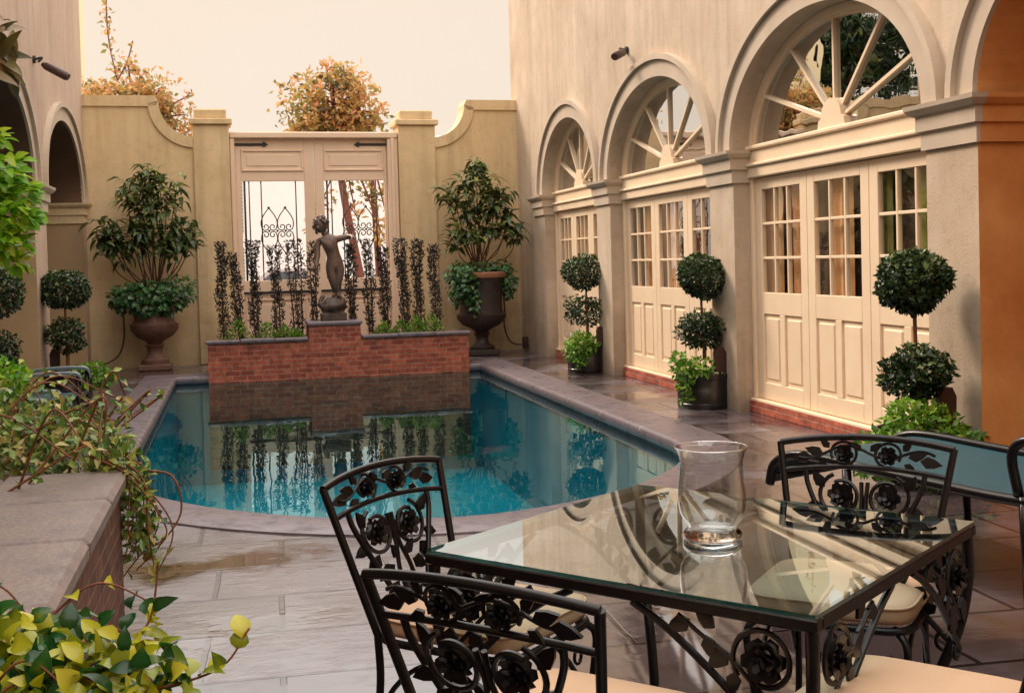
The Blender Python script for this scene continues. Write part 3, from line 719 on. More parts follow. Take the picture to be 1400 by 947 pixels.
# ================================================================ END WALL with scrolled top and gate posts (local frame turned by AL)
ew = thing('garden_wall', 'tan stucco end wall with scrolled shoulders flanking the white gate', 'wall', (XR, 19.547, 0), AL)
cs = math.cos(AL)
def lx(x): return (x - XR) / cs     # world x on the wall to local x
def scroll_top(x0, x1, z0, z1, n=14):
    """flat shoulder falling in a concave sweep from (x0,z0) to (x1,z1)"""
    return [(x0 + (x1 - x0) * (1 - math.cos(PI / 2 * i / n)), z1 + (z0 - z1) * (1 - math.sin(PI / 2 * i / n))) for i in range(n + 1)]
for side in (0, 1):
    if side == 0:
        top = [(lx(-2.35), 4.13), (lx(-1.13), 4.13)] + scroll_top(lx(-1.10), lx(-.55), 4.06, 3.50)
    else:
        top = [(lx(4.70), 4.11), (lx(3.74), 4.11)] + scroll_top(lx(3.71), lx(3.16), 4.04, 3.50)
    mb = MB(); poly = top + [(top[-1][0], 0), (top[0][0], 0)]
    mb.prism(poly, lambda p: (p[0], 0, p[1]), lambda p: (p[0], .38, p[1]))
    w = mb.build('wall_panel', M['stucco_end'], ew)
    # raised coping band along the top edge
    mb = MB(); band = []
    for i, p in enumerate(top):
        a_ = V3(top[max(0, i - 1)]); b_ = V3(top[min(len(top) - 1, i + 1)]); t = nrm(b_ - a_); nn = V3((t[1], -t[0])) * (1 if side == 0 else -1)
        band.append((V3(p) - nn * .012, V3(p) + nn * .15))
    for (o0, i0), (o1, i1) in zip(band, band[1:]):
        mb.quad((o0[0], -.035, o0[1]), (o1[0], -.035, o1[1]), (i1[0], -.035, i1[1]), (i0[0], -.035, i0[1]))
        mb.quad((o0[0], -.035, o0[1]), (o1[0], -.035, o1[1]), (o1[0], .41, o1[1]), (o0[0], .41, o0[1]))
        mb.quad((i0[0], -.035, i0[1]), (i1[0], -.035, i1[1]), (i1[0], .0, i1[1]), (i0[0], .0, i0[1]))
    mb.build('wall_coping', M['stucco_end'], ew, fix=False)
for x0, x1 in ((-.60, -.055), (2.60, 3.20)):
    mb = MB(); a_, b_ = lx(x0), lx(x1)
    mb.bbox(a_, b_, -.05, .45, 0, 3.70, .012)
    p = mb.build('gate_post', M['stucco_end'], ew)
    mb = MB(); mb.bbox(a_ - .05, b_ + .05, -.10, .50, 3.701, 3.80, .015); mb.bbox(a_ + .03, b_ - .03, -.02, .42, 3.801, 3.95, .02)
    mb.build('post_cap', M['stucco_end'], p)

# ---- gate
gt = thing('courtyard_gate', 'tall cream double gate with iron scroll grilles and strap hinges', 'gate', (XR, 19.547, 0), AL)
g0, g1 = lx(-.05), lx(2.595); gm = lx(1.262)
mb = MB(); mb.bbox(g0 + .003, g0 + .075, .02, .30, 0, 3.5, .01); mb.bbox(g1 - .17, g1 - .003, .02, .30, 0, 3.5, .01); mb.bbox(g1 - .12, g1 - .06, -.005, .02, 0, 3.5, .01)
mb.bbox(g0 + .003, g1 - .003, .0, .32, 3.501, 3.60, .015)
mb.build('gate_frame', M['gate'], gt)
def grille(mb, xa, xb, z0, z1, y):
    xm = (xa + xb) / 2; w = xb - xa
    for f in (.05, .12, .31, .86): mb.tube([(xa + w * f, y, z0), (xa + w * f, y, z1)], .010 if f > .1 else .016, 6)
    def scroll(cx_, cz, sx, sz, R=.13):
        pts = []
        for i in range(26):
            t = i / 25; a = PI * .5 + t * 2.6 * PI; rr = R * (1 - .78 * t)
            pts.append((cx_ + sx * (R * .95 + rr * math.cos(a) - R * .95 * t * .2), y, cz + sz * (rr * math.sin(a) - R * 1.0)))
        mb.tube(pts, .009, 5)
    zc = z0 + (z1 - z0) * .50
    for ox in (.42, .68):
        cx_ = xa + w * ox
        for sz in (1, -1):
            for sx in (1, -1):
                # lyre shape: bar from the tip to the waist, ending in a curl
                pts = []
                for i in range(16):
                    t = i / 15; pts.append((cx_ + sx * .125 * math.sin(t * PI * .62), y, zc + sz * (.36 - .30 * t)))
                for i in range(1, 22):
                    t = i / 21; a = t * 2.3 * PI; rr = .062 * (1 - .72 * t)
                    pts.append((cx_ + sx * (.055 + rr * math.cos(a)), y, zc + sz * (.062 - rr * math.sin(a))))
                mb.tube(pts, .009, 5)
            mb.sphere((cx_, y, zc + sz * .365), .022, 8, 5)
        mb.sphere((cx_, y, zc), .02, 8, 5)
    for ox in (.55,): mb.sphere((xa + w * ox, y, zc), .02, 8, 5)
def gate_leaf(xa, xb, ya_open, yb_open, hinge):
    mb = MB(); y0, y1 = .12, .18; z0, z1, zt = 1.27, 2.835, 3.495
    o0, o1 = ya_open, yb_open
    mb.bbox(xa, o0, y0, y1, .05, zt, .006); mb.bbox(o1, xb, y0, y1, .05, zt, .006)
    mb.bbox(o0, o1, y0, y1, z1, zt, .006); mb.bbox(o0, o1, y0, y1, .05, z0, .006)
    # raised upper panel and lower panel mouldings
    for za, zb in ((2.99, 3.33), (.22, .98)):
        mb.bbox(o0 + .01, o1 - .01, y0 - .022, y0 + .01, zb - .03, zb, .006); mb.bbox(o0 + .01, o1 - .01, y0 - .022, y0 + .01, za, za + .03, .006)
        mb.bbox(o0 + .01, o0 + .04, y0 - .022, y0 + .01, za + .031, zb - .031, .006); mb.bbox(o1 - .04, o1 - .01, y0 - .022, y0 + .01, za + .031, zb - .031, .006)
        mb.bbox(o0 + .09, o1 - .09, y0 - .012, y0 + .01, za + .08, zb - .08, .008)
    leaf = mb.build('gate_leaf', M['gate'], gt)
    mb = MB(); grille(mb, o0, o1, z0, z1, .15); mb.build('grille', M['iron_matte'], leaf, smooth=True)
    mb = MB(); s_ = 1 if hinge < (xa + xb) / 2 else -1; zz = 3.41
    mb.bbox(min(hinge, hinge + s_ * .42), max(hinge, hinge + s_ * .42), y0 - .02, y0 - .002, zz - .02, zz + .02, .004)
    tip = hinge + s_ * .5
    mb.prism([(tip - s_ * .08, zz - .012), (tip - s_ * .05, zz - .045), (tip + s_ * .02, zz), (tip - s_ * .05, zz + .045), (tip - s_ * .08, zz + .012)], lambda p: (p[0], y0 - .022, p[1]), lambda p: (p[0], y0 - .001, p[1]))
    mb.build('strap_hinge', M['iron_matte'], leaf)
    mb = MB(); mb.bbox((xa + xb) / 2 - .54, (xa + xb) / 2 + .54, y0 - .05, y0 - .024, 1.06, 1.10, .005); mb.build('latch_bar', M['iron_matte'], leaf)
gate_leaf(g0 + .078, gm - .004, lx(.115), lx(1.095), g0 + .08)
gate_leaf(gm + .004, g1 - .172, lx(1.405), lx(2.375), g1 - .175)

# ================================================================ BRICK PLANTER with pedestal, statue, columns
pt = thing('brick_planter', 'red brick planter with slate caps and a stepped pedestal at the pool end', 'planter', (1.4, 17.1, 0))
def pb_(mb, name, mat, parent=pt, **k):
    mb.v = [(x - 1.4, y - 17.1, z) for x, y, z in mb.v]; return mb.build(name, mat, parent, **k)
PX0, PX1, PY0, PY1 = -.43, 3.22, 17.10, 18.05
mb = MB()
mb.box(PX0, PX1, PY0, PY0 + .22, -1.3, .44); mb.box(PX0, PX0 + .2, PY0 + .221, PY1, -.3, .44); mb.box(PX1 - .2, PX1, PY0 + .221, PY1, -.3, .44); mb.box(PX0, PX1, PY1 + .001, PY1 + .2, -.3, .44)
pb_(mb, 'brickwork', M['brick'])
mb = MB(); mb.box(.955, 1.675, PY0 - .012, PY0 + .7, -1.3, .64); pb_(mb, 'pedestal', M['brick'])
mb = MB(); mb.bbox(.93, 1.70, PY0 - .04, PY0 + .73, .641, .70, .015); pb_(mb, 'pedestal_cap', M['slate'])
for xa, xb in ((PX0 - .03, .945), (1.685, PX1 + .03)):
    n = 3
    for i in range(n):
        a_, b_ = xa + (xb - xa) * i / n, xa + (xb - xa) * (i + 1) / n
        mb = MB(); mb.bbox(a_ + .002, b_ - .002, PY0 - .04, PY0 + .24, .441, .49 + .006 * (i % 2), .012); pb_(mb, 'cap_slab', M['slate'])
mb = MB(); mb.quad((PX0 + .15, PY0 + .2, .43), (PX1 - .15, PY0 + .2, .43), (PX1 - .15, PY1 + .1, .43), (PX0 + .15, PY1 + .1, .43)); pb_(mb, 'soil', M['soil'], fix=False)

colx = [(-.22, -.22), (.03, -.06), (.25, .22), (.56, .52), (.84, .80), (1.07, 1.06), (1.62, 1.60), (1.88, 1.86), (2.11, 2.08), (2.41, 2.32), (2.60, 2.58), (2.85, 2.83)]
cl = ['dark upright column shrub at the left end of the brick planter', 'leaning dark column shrub, second from left in the planter', 'dark thin column shrub, third from the left end of the planter',
      'dark column shrub in the planter below the left gate grille', 'forked dark column shrub in the planter left of the statue', 'dark column shrub in the planter behind the statue arm',
      'dark column shrub in the planter just right of the statue', 'second dark column shrub to the right of the statue', 'third dark column shrub to the right of the statue',
      'dark column shrub leaning left, third from the right planter end', 'dark column shrub, second from the right end of the planter', 'dark column shrub at the right end of the brick planter']
for i, ((xb, xt), lab) in enumerate(zip(colx, cl)):
    yb = 17.62 + rng.uniform(-.05, .05)
    t = thing('column_shrub', lab, 'shrub', (xb, yb, .43), group='dark column shrubs in the brick planter')
    H = 1.36 + rng.uniform(-.13, .08); n = int(rng.uniform(620, 1050)); thin = i not in (0, 11)
    stems = 1 if not thin else 2 + (i == 4)
    P = []; mb = MB()
    for s_ in range(stems):
        ox = 0 if stems == 1 else (s_ - (stems - 1) / 2) * (.085 if i != 4 else .10)
        k = n // stems; z = rng.random(k) ** .85 * H
        rad = (.09 if not thin else .052) * (1 - .15 * z / H) * np.sqrt(rng.random(k)); a = rng.uniform(0, 2 * PI, k)
        wob = .018 * np.sin(z * 7 + i + s_ * 2)
        P.append(np.stack([ox * (.5 + .5 * z / H) + (xt - xb) * z / H + wob + rad * np.cos(a), rad * np.sin(a), z], 1))
        mb.tube([(ox * .5, 0, -.02), (ox * .75 + (xt - xb) * .5, 0, H * .5), (ox + (xt - xb) * .95, 0, H * .95)], [.014, .010, .004], 5)
    P = np.concatenate(P); n = len(P)
    D = np.stack([rng.normal(0, .6, n), rng.normal(0, .6, n), rng.uniform(.2, 1, n)], 1)
    leaves('foliage', P, D, rdir(n), rng.uniform(.035, .065, n), rng.uniform(.018, .03, n), rng.random(n) * .8 + .1, M['f_yew'], t)
    mb.build('stem', M['bark'], t)

# low green plants at the foot of the columns
gp = [(-.02, .30), (.38, .24), (.62, .2), (.80, .14), (2.02, .2), (2.28, .2), (2.5, .26), (2.72, .28)]
gl = ['bright green low plant at the left end of the brick planter', 'yellow green low plant between the left column shrubs', 'small low plant in the planter below the left gate grille', 'tiny green tuft beside the brick pedestal',
      'low green tuft in the planter right of the statue', 'small leafy plant below the right gate grille', 'spreading low plant between the right column shrubs', 'green low plant at the right end of the brick planter']
for (x, s_), lab in zip(gp, gl):
    n = 300; P = np.stack([rng.normal(0, s_ * .36, n), rng.normal(-.06, .07, n), np.zeros(n)], 1); P[:, 2] = rng.random(n) ** .8 * s_ * 1.05 * np.exp(-(P[:, 0] / (s_ * .5)) ** 2)
    D = np.stack([rng.normal(0, .6, n), rng.normal(-.2, .5, n), rng.uniform(.1, 1, n)], 1)
    t = thing('low_plant', lab, 'plant', (x, 17.42, .45), group='low green plants in the brick planter')
    leaves('foliage', P, D, rdir(n) + [0, 0, 1], .045, .022, rng.random(n), M['f_lime'], t)

# ---- statue: bronze boy
st = thing('statue', 'weathered bronze boy statue on the brick pedestal, head turned aside', 'statue', (1.325, 17.42, .70))
st.scale = (1.08, 1.08, 1.065)
mb = MB(); mb.bbox(-.165, .165, -.15, .15, 0, .10, .008); mb.bbox(-.14, .14, -.125, .125, .101, .125, .008); mb.build('base', M['rock'], st)
def blob(name, parts, mat, parent, res=.018):
    mbd = bpy.data.metaballs.new('tmp'); ob = bpy.data.objects.new('tmp', mbd); col.objects.link(ob)
    mbd.resolution = res; mbd.threshold = .6
    for (c, r, sc) in parts:
        e = mbd.elements.new(type='ELLIPSOID'); e.co = c; e.radius = r * 1.9; e.size_x, e.size_y, e.size_z = sc
    bpy.context.view_layer.update()
    dg = bpy.context.evaluated_depsgraph_get()
    me = bpy.data.meshes.new_from_object(ob.evaluated_get(dg)); me.name = name
    bpy.data.objects.remove(ob); bpy.data.metaballs.remove(mbd)
    for p in me.polygons: p.use_smooth = True
    me.materials.clear(); me.materials.append(mat)
    o = bpy.data.objects.new(name, me); col.objects.link(o); o.parent = parent; return o
# rocky mound with a curling fish
mb = MB(); mb.lathe([(.14, .12), (.165, .17), (.15, .22), (.12, .27), (.075, .31), (0, .325)], (0, 0, 0), 22, lambda a, i: 1 + .13 * math.sin(3 * a + i) + .07 * math.sin(7 * a + 2 * i), 1, .85)
mb.tube(curve_pts([(-.13, -.07, .16), (-.02, -.13, .19), (.10, -.09, .22), (.13, .02, .27), (.06, .06, .33)], 6), [.055] * 8 + [.045] * 8 + [.03] * 8 + [.02], 10)
mb.tube(curve_pts([(-.12, -.06, .16), (-.17, -.04, .24), (-.12, 0, .34)], 6), [.045] * 6 + [.03] * 6 + [.015], 8)
mb.build('rock_mound', M['rock'], st, smooth=True)

def skin_body(name, verts, edges, mat, parent, root=0, sub=2):
    me = bpy.data.meshes.new(name); me.from_pydata([v[0] for v in verts], edges, []); me.update()
    o = bpy.data.objects.new(name, me); col.objects.link(o)
    sk = o.modifiers.new('skin', 'SKIN'); sk.use_smooth_shade = True; sk.branch_smoothing = .3
    lay = me.skin_vertices[0].data
    for i, v in enumerate(verts):
        r = v[1] * (1.10 if v[1] > .022 else 1); lay[i].radius = (r, r) if not isinstance(r, tuple) else r
        lay[i].use_root = (i == root)
    ss = o.modifiers.new('sub', 'SUBSURF'); ss.levels = sub; ss.render_levels = sub
    bpy.context.view_layer.update()
    dg = bpy.context.evaluated_depsgraph_get()
    m2 = bpy.data.meshes.new_from_object(o.evaluated_get(dg)); m2.name = name
    o.modifiers.clear(); o.data = m2
    for p in m2.polygons: p.use_smooth = True
    m2.materials.clear(); m2.materials.append(mat)
    o.parent = parent; return o
# front of the boy looks to -y; x to the viewer's right. heights from the statue base
vb = [((.060, 0, .775), .098),            # 0 pelvis
      ((.030, .0, .88), .088),            # 1 waist
      ((-.01, -.005, .985), .105),        # 2 chest
      ((-.035, .0, 1.075), .098),         # 3 upper chest
      ((-.065, -.005, 1.15), .050),       # 4 neck base
      ((-.10, -.02, 1.205), .046),        # 5 neck
      # right arm (viewer left), hanging, hand holding a bird
      ((-.155, .0, 1.085), .050), ((-.19, -.01, .985), .040), ((-.185, -.03, .885), .036), ((-.195, -.06, .80), .030), ((-.215, -.075, .745), .026),  # 6-10
      # left arm, lifted sideways to the viewer's right
      ((.075, .0, 1.085), .050), ((.15, .035, 1.105), .042), ((.225, .03, 1.115), .036), ((.265, -.04, 1.12), .030), ((.285, -.10, 1.105), .025),  # 11-15
      # standing leg
      ((.10, .0, .70), .082), ((.085, -.015, .60), .070), ((.065, -.02, .50), .050), ((.07, .005, .42), .048), ((.075, .01, .36), .030), ((.075, -.035, .335), .026), ((.065, -.09, .328), .020),  # 16-22
      # bent leg crossing behind
      ((-.025, -.01, .70), .080), ((-.005, -.03, .59), .066), ((.015, -.035, .49), .048), ((.03, .02, .42), .044), ((.035, .04, .36), .029), ((.02, -.005, .335), .025), ((-.005, -.05, .328), .019)]  # 23-29
eb = [(0, 1), (1, 2), (2, 3), (3, 4), (4, 5), (3, 6), (6, 7), (7, 8), (8, 9), (9, 10), (3, 11), (11, 12), (12, 13), (13, 14), (14, 15), (0, 16), (16, 17), (17, 18), (18, 19), (19, 20), (20, 21), (21, 22),
      (0, 23), (23, 24), (24, 25), (25, 26), (26, 27), (27, 28), (28, 29)]
# fingers
def add_chain(start, pts, rad):
    prev = start
    for p, r in zip(pts, rad):
        vb.append((p, r)); eb.append((prev, len(vb) - 1)); prev = len(vb) - 1
for k, (dx, dz) in enumerate(((.0, .016), (.004, .004), (.002, -.008), (-.004, -.018))):
    add_chain(15, [(.295 + dx, -.14, 1.09 + dz), (.297 + dx, -.16, 1.065 + dz)], [.0085, .007])
add_chain(15, [(.265, -.125, 1.09), (.262, -.145, 1.07)], [.009, .007])
for k in range(4):
    add_chain(10, [(-.235 - .004 * k, -.10 + .016 * k, .715), (-.25, -.09 + .014 * k, .695)], [.0085, .007])
add_chain(10, [(-.205, -.10, .72), (-.215, -.115, .70)], [.009, .007])
body = skin_body('figure', vb, eb, M['bronze'], st, 0, 2)
# head, face and curls (joined to the body as one figure by overlap)
hc = V3((-.135, -.035, 1.285))
hd = [(tuple(hc), .098, (1, 1, 1.12))]
fdir = nrm(V3((-.85, -.5, -.12)))    # looks to the viewer's left and slightly down
sd = nrm(np.cross(fdir, V3((0, 0, 1)))); up = np.cross(sd, fdir)
mb = MB(); mb.sphere((0, 0, 0), .10, 18, 14)
vv = []
for p in mb.v:
    q = V3(p); f_, s__, u_ = q @ fdir, q @ sd, q @ up
    k = 1.0
    # jaw narrows, brow, nose, lips, eye sockets shaped on the front of the head
    narrow = 1 - .22 * max(0, -u_ / .1) * (f_ > -.02)
    s2, f2, u2 = s__ * .86 * narrow, f_ * 1.05, u_ * 1.16
    vv.append(hc + fdir * f2 + sd * s2 + up * u2)
mb.v = [tuple(p) for p in vv]
def on_face(s__, u_, f_): return hc + fdir * f_ + sd * s__ + up * u_
mb.tube([on_face(0, .028, .098), on_face(0, .0, .112), on_face(0, -.018, .122), on_face(0, -.03, .108)], [.010, .012, .017, .010], 8)
for s__ in (-.036, .036):
    mb.sphere(tuple(on_face(s__, .012, .086)), .014, 8, 6); mb.tube([on_face(s__ * 1.5, .028, .078), on_face(s__, .036, .094), on_face(s__ * .35, .030, .102)], .009, 6)
    mb.sphere(tuple(on_face(s__ * 2.35, -.005, -.01)), .026, 8, 6, (.6, 1, 1.1))
    mb.sphere(tuple(on_face(s__ * 1.1, -.035, .074)), .028, 8, 6)
mb.tube([on_face(-.024, -.055, .088), on_face(0, -.052, .1), on_face(.024, -.055, .088)], [.006, .010, .006], 6)
mb.tube([on_face(-.020, -.067, .086), on_face(0, -.068, .098), on_face(.020, -.067, .086)], [.006, .010, .006], 6)
mb.sphere(tuple(on_face(0, -.098, .076)), .024, 8, 6)
mb.build('head', M['bronze'], st, smooth=True)
mb = MB()
for i in range(90):
    d = rdir(1)[0]
    f_, u_ = d @ fdir, d @ up
    if u_ < -.35 or (f_ > .45 and u_ < .55): continue
    mb.sphere(tuple(hc + d * np.array((.098, .098, .112))), rng.uniform(.018, .030), 7, 5)
mb.build('curly_hair', M['bronze'], st, smooth=True)
# small bird held in the lowered hand
mb = MB(); mb.sphere((-.27, -.09, .70), .045, 10, 7, (1.3, .8, .8)); mb.tube([(-.22, -.09, .70), (-.30, -.09, .72), (-.345, -.09, .735)], [.02, .018, .004], 6)
mb.prism([(-.29, .72), (-.20, .66), (-.17, .60), (-.24, .64)], lambda p: (p[0], -.07, p[1]), lambda p: (p[0], -.06, p[1]))
mb.build('bird', M['bronze'], st, smooth=True)

# ================================================================ URNS with shrubs
def urn(x, y, lab, mat, prof, rim=None, n=30):
    t = thing('garden_urn', lab, 'urn', (x, y, 0), group=None)
    mb = MB(); w = .24; mb.bbox(-w, w, -w, w, 0, .09, .015); mb.build('plinth', mat, t)
    mb = MB(); mb.lathe(prof, (0, 0, 0), n, lambda a, i: 1 + (.03 * math.cos(12 * a) if 6 <= i <= 9 else 0)); mb.build('bowl', mat, t, smooth=True, angle=50)
    if rim:
        mb = MB(); mb.lathe(rim, (0, 0, 0), n); mb.build('rim', M['urn_rim'], t, smooth=True, angle=50)
    return t
URL = (-1.23, 18.72)
urn(*URL, 'rust brown footed urn left of the gate, overflowing with ivy', M['rust'],
    [(.20, .09), (.205, .15), (.13, .20), (.105, .27), (.12, .34), (.15, .36), (.10, .39), (.13, .43), (.26, .50), (.335, .60), (.35, .68), (.31, .70), (.29, .74), (.295, .88), (.33, .93), (.33, .97), (.27, .97), (.2, .93), (0, .93)])
URR = (3.76, 18.80)
urn(*URR, 'dark urn with terracotta rim right of the gate', M['urn_dark'],
    [(.19, .09), (.2, .13), (.12, .18), (.095, .25), (.11, .31), (.14, .33), (.10, .36), (.15, .41), (.30, .48), (.385, .58), (.40, .64), (.345, .67), (.335, .75), (.34, 1.12), (.375, 1.20), (.375, 1.22), (.3, 1.22), (.2, 1.17), (0, 1.17)],
    [(.30, 1.222), (.41, 1.222), (.43, 1.25), (.43, 1.30), (.38, 1.315), (.33, 1.30), (.31, 1.25)])

def big_shrub(x, y, z0, lab, spots, seedv, leafn=26):
    """woody shrub: stems rise from z0 to rosettes of long leaves at the given spots"""
    t = thing('potted_shrub', lab, 'shrub', (x, y, z0))
    mb = MB(); P = []; D = []; N = []; S = []; Lg = []
    for (sx, sy, sz, k) in spots:
        b0 = V3((rng.uniform(-.08, .08), rng.uniform(-.05, .05), -.05)); e = V3((sx, sy, sz))
        mid = b0 * .35 + e * .65 + V3((rng.uniform(-.05, .05), 0, -.12)); low = b0 * .8 + e * .2 + V3((0, 0, .1))
        path = curve_pts([b0, low, mid, e], 5); mb.tube(path, list(np.linspace(.015, .005, len(path))), 6)
        for q in range(int(k * 1.45)):
            a = rng.uniform(0, 2 * PI); el = rng.uniform(-.7, .75)
            d = V3((math.cos(a) * math.cos(el), math.sin(a) * math.cos(el), math.sin(el)))
            pos = e + V3(rng.normal(0, .05, 3)) + d * .02 + (mid - e) * rng.random() * .45
            P.append(pos); D.append(d); N.append(V3((0, 0, 1)) + .3 * rdir(1)[0]); Lg.append(rng.uniform(.15, .25))
            S.append(np.clip(.30 + .3 * d[2] + (.12 if sz > .75 * max(s[2] for s in spots) else 0) + rng.normal(0, .16) + (.45 if rng.random() < .05 else 0), 0, 1))
    mb.build('stems', M['bark'], t, smooth=True)
    leaves('foliage', P, D, N, np.array(Lg), np.array(Lg) * .37, np.array(S), M['f_shrub'], t, hi=True, droop=.28, fold=.12)
    return t
spotsL = [(0, -.1, 2.10, 26), (-.12, -.05, 1.95, 26), (.16, -.1, 1.92, 28), (.42, -.05, 1.85, 24), (-.3, -.1, 1.82, 26), (.02, -.22, 1.72, 30), (.26, -.18, 1.62, 28), (-.16, -.2, 1.58, 28),
          (-.70, -.1, 1.26, 34), (-.52, -.2, 1.14, 36), (-.2, -.28, 1.22, 32), (.05, -.3, 1.12, 32), (.3, -.25, 1.2, 30), (.56, -.12, 1.26, 34), (.64, -.2, 1.02, 30), (-.68, -.15, 1.02, 30), (-.45, -.2, .92, 30), (.45, -.22, .90, 30), (-.25, -.25, 1.0, 26), (.25, -.28, .98, 26), (0, -.1, 1.4, 26)]
big_shrub(URL[0], URL[1], .95, 'glossy shrub in two leafy tiers growing from the left urn', spotsL, 1)
spotsR = [(-.02, -.1, 1.93, 24), (-.1, -.05, 1.78, 24), (.12, -.1, 1.74, 26), (-.28, -.1, 1.6, 26), (-.52, -.05, 1.44, 24), (-.42, -.15, 1.32, 26), (.3, -.1, 1.5, 26), (.42, -.15, 1.38, 26), (.05, -.2, 1.45, 28), (.2, -.2, 1.15, 28),
          (.5, -.1, 1.02, 24), (.62, -.12, .78, 24), (.42, -.2, .84, 26), (-.2, -.22, 1.1, 26), (-.38, -.18, .86, 24), (-.15, -.2, .74, 24), (-.46, -.1, .68, 20), (.12, -.2, .85, 24), (-.05, -.1, 1.25, 24)]
big_shrub(URR[0], URR[1], 1.2, 'tall open shrub with drooping leaves growing from the dark urn', spotsR, 2)
def ivy(x, y, z, lab, clumps):
    P = []; D = []; N = []; S = []
    for cx_, cy_, cz, rx, ry, rz, n in clumps:
        d = rdir(n); rr = rng.random(n) ** .33
        p = np.array((cx_, cy_, cz)) + d * rr[:, None] * np.array((rx, ry, rz))
        P.append(p); D.append(d * .5 + rdir(n) * .5 + [0, -.1, -.5]); N.append(d + [0, -.6, .5]); S.append(np.clip(.45 + .25 * d[:, 2] + rng.normal(0, .22, n), 0, 1))
    P = np.concatenate(P); n = len(P)
    t = thing('trailing_ivy', lab, 'ivy', (x, y, z))
    leaves('foliage', P, np.concatenate(D), np.concatenate(N), rng.uniform(.06, .10, n), rng.uniform(.055, .085, n), np.concatenate(S), M['f_ivy'], t, hi=False, droop=.1, fold=.1)
    return t
ivy(URL[0], URL[1], 1.0, 'mound of green ivy spilling over the rim of the left urn', [(-.36, -.1, .12, .26, .3, .2, 230), (0, -.15, .16, .36, .3, .2, 320), (.36, -.1, .18, .28, .3, .24, 260), (.2, -.28, .0, .3, .12, .18, 150), (-.1, -.3, -.04, .2, .1, .14, 90), (-.42, -.2, .0, .16, .16, .14, 80)])
ivy(URR[0], URR[1], 1.25, 'green ivy hanging down both sides of the dark urn', [(-.36, -.1, .06, .22, .3, .18, 230), (-.25, -.36, -.1, .16, .08, .3, 150), (-.42, -.2, -.18, .14, .14, .28, 150), (-.12, -.1, .12, .3, .25, .12, 150), (.42, -.05, -.08, .14, .22, .3, 200), (.3, -.05, .12, .2, .2, .12, 130), (-.18, -.4, -.42, .05, .03, .18, 30)])

# hoses
mb = MB(); mb.tube(curve_pts([(-1.70, 18.9, 1.0), (-1.69, 19.05, .75), (-1.70, 19.08, .45), (-1.78, 19.08, .22), (-1.95, 19.08, .10), (-2.08, 19.1, .08)], 8), .014, 6)
tag(mb.build('garden_hose', M['hose'], smooth=True), 'thin dark hose curving down the wall beside the left urn', 'hose')
mb = MB(); mb.tube(curve_pts([(4.15, 18.9, .95), (4.17, 18.95, .7), (4.17, 19.0, .45), (4.24, 19.02, .22), (4.36, 19.05, .13), (4.5, 19.05, .12)], 8), .014, 6)
tag(mb.build('garden_hose', M['hose'], smooth=True), 'thin dark hose curving down beside the dark right urn', 'hose')
t = thing('outlet_box', 'small dark outlet box low on the wall beside the right hose', 'outlet', (4.53, 19.1, 0))
mb = MB(); mb.bbox(-.045, .045, -.05, .03, .05, .24, .01); mb.build('box', M['urn_dark'], t)
mb = MB(); mb.bbox(-.035, .035, -.065, -.051, .10, .21, .005); mb.build('cover', M['lamp_dark'], t)

# ================================================================ TOPIARIES
def topiary(x, y, lab, pot='round', s=1.0, z1=1.29, z2=.78, r1=.295, r2=.27, sc1=.78, sc2=.66, n1=2600, gz=1.0, pr=.27, ph=.34, plab=None, lean=0.0):
    # pot
    pt_ = thing('plant_pot', plab, 'pot', (x, y, 0))
    mb = MB(); mb.lathe([(pr * .96, 0), (pr * .99, .01), (pr, .05), (pr * .985, .055), (pr * 1.0, ph * .55), (pr * .985, ph * .57), (pr * 1.01, ph - .05), (pr * 1.03, ph - .045), (pr * 1.04, ph), (pr * .96, ph), (pr * .94, ph - .05)], (0, 0, 0), 36)
    mb.build('shell', M['pot'], pt_, smooth=True, angle=40)
    mb = MB(); mb.lathe([(0, ph - .005), (pr * .5, ph - .02), (pr * .95, ph - .045)][::-1], (0, 0, 0), 24, lambda a, i: 1 + .02 * math.sin(5 * a)); mb.build('soil', M['soil'], pt_, smooth=True)
    t = thing('topiary', lab, 'topiary', (x, y, ph - .04))
    z0 = ph - .04
    mb = MB(); mb.tube(curve_pts([(0, 0, -.05), (.012 + lean * .3, .005, (z2 - z0) * .8), (lean * .6, 0, z2 - z0 + .1), (lean, 0, z1 - z0 + .05)], 6), [.020] * 6 + [.017] * 7 + [.013] * 6, 8)
    for k in range(10):
        d = rdir(1)[0]; d[2] = abs(d[2]) * .5; zc = (z1 if k % 2 else z2) - z0
        mb.tube([(lean * (.6 + .4 * (k % 2)), 0, zc - .06), tuple(V3((lean * .8, 0, zc)) + d * .2)], [.008, .003], 5)
    mb.build('trunk', M['stem'], t, smooth=True)
    cr = MB()
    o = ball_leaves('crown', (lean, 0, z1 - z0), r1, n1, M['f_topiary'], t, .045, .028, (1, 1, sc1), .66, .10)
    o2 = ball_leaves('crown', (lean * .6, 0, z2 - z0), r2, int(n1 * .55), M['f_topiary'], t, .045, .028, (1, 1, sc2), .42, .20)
    return t
def pot_greens(x, y, z, lab, clumps, mat='f_lime'):
    P = []; D = []; N = []
    for cx_, cy_, cz, r, n in clumps:
        d = rdir(n); P.append(np.array((cx_, cy_, cz)) + d * (rng.random(n) ** .4)[:, None] * np.array((r, r, r * .75))); D.append(d + rdir(n) * .7); N.append(d + [0, 0, .8])
    P = np.concatenate(P); n = len(P)
    t = thing('trailing_plant', lab, 'plant', (x, y, z))
    leaves('foliage', P, np.concatenate(D), np.concatenate(N), rng.uniform(.04, .075, n), rng.uniform(.025, .05, n), np.clip(.5 + .5 * (P[:, 2]) + rng.normal(0, .22, n), 0, 1), M[mat], t)
    return t
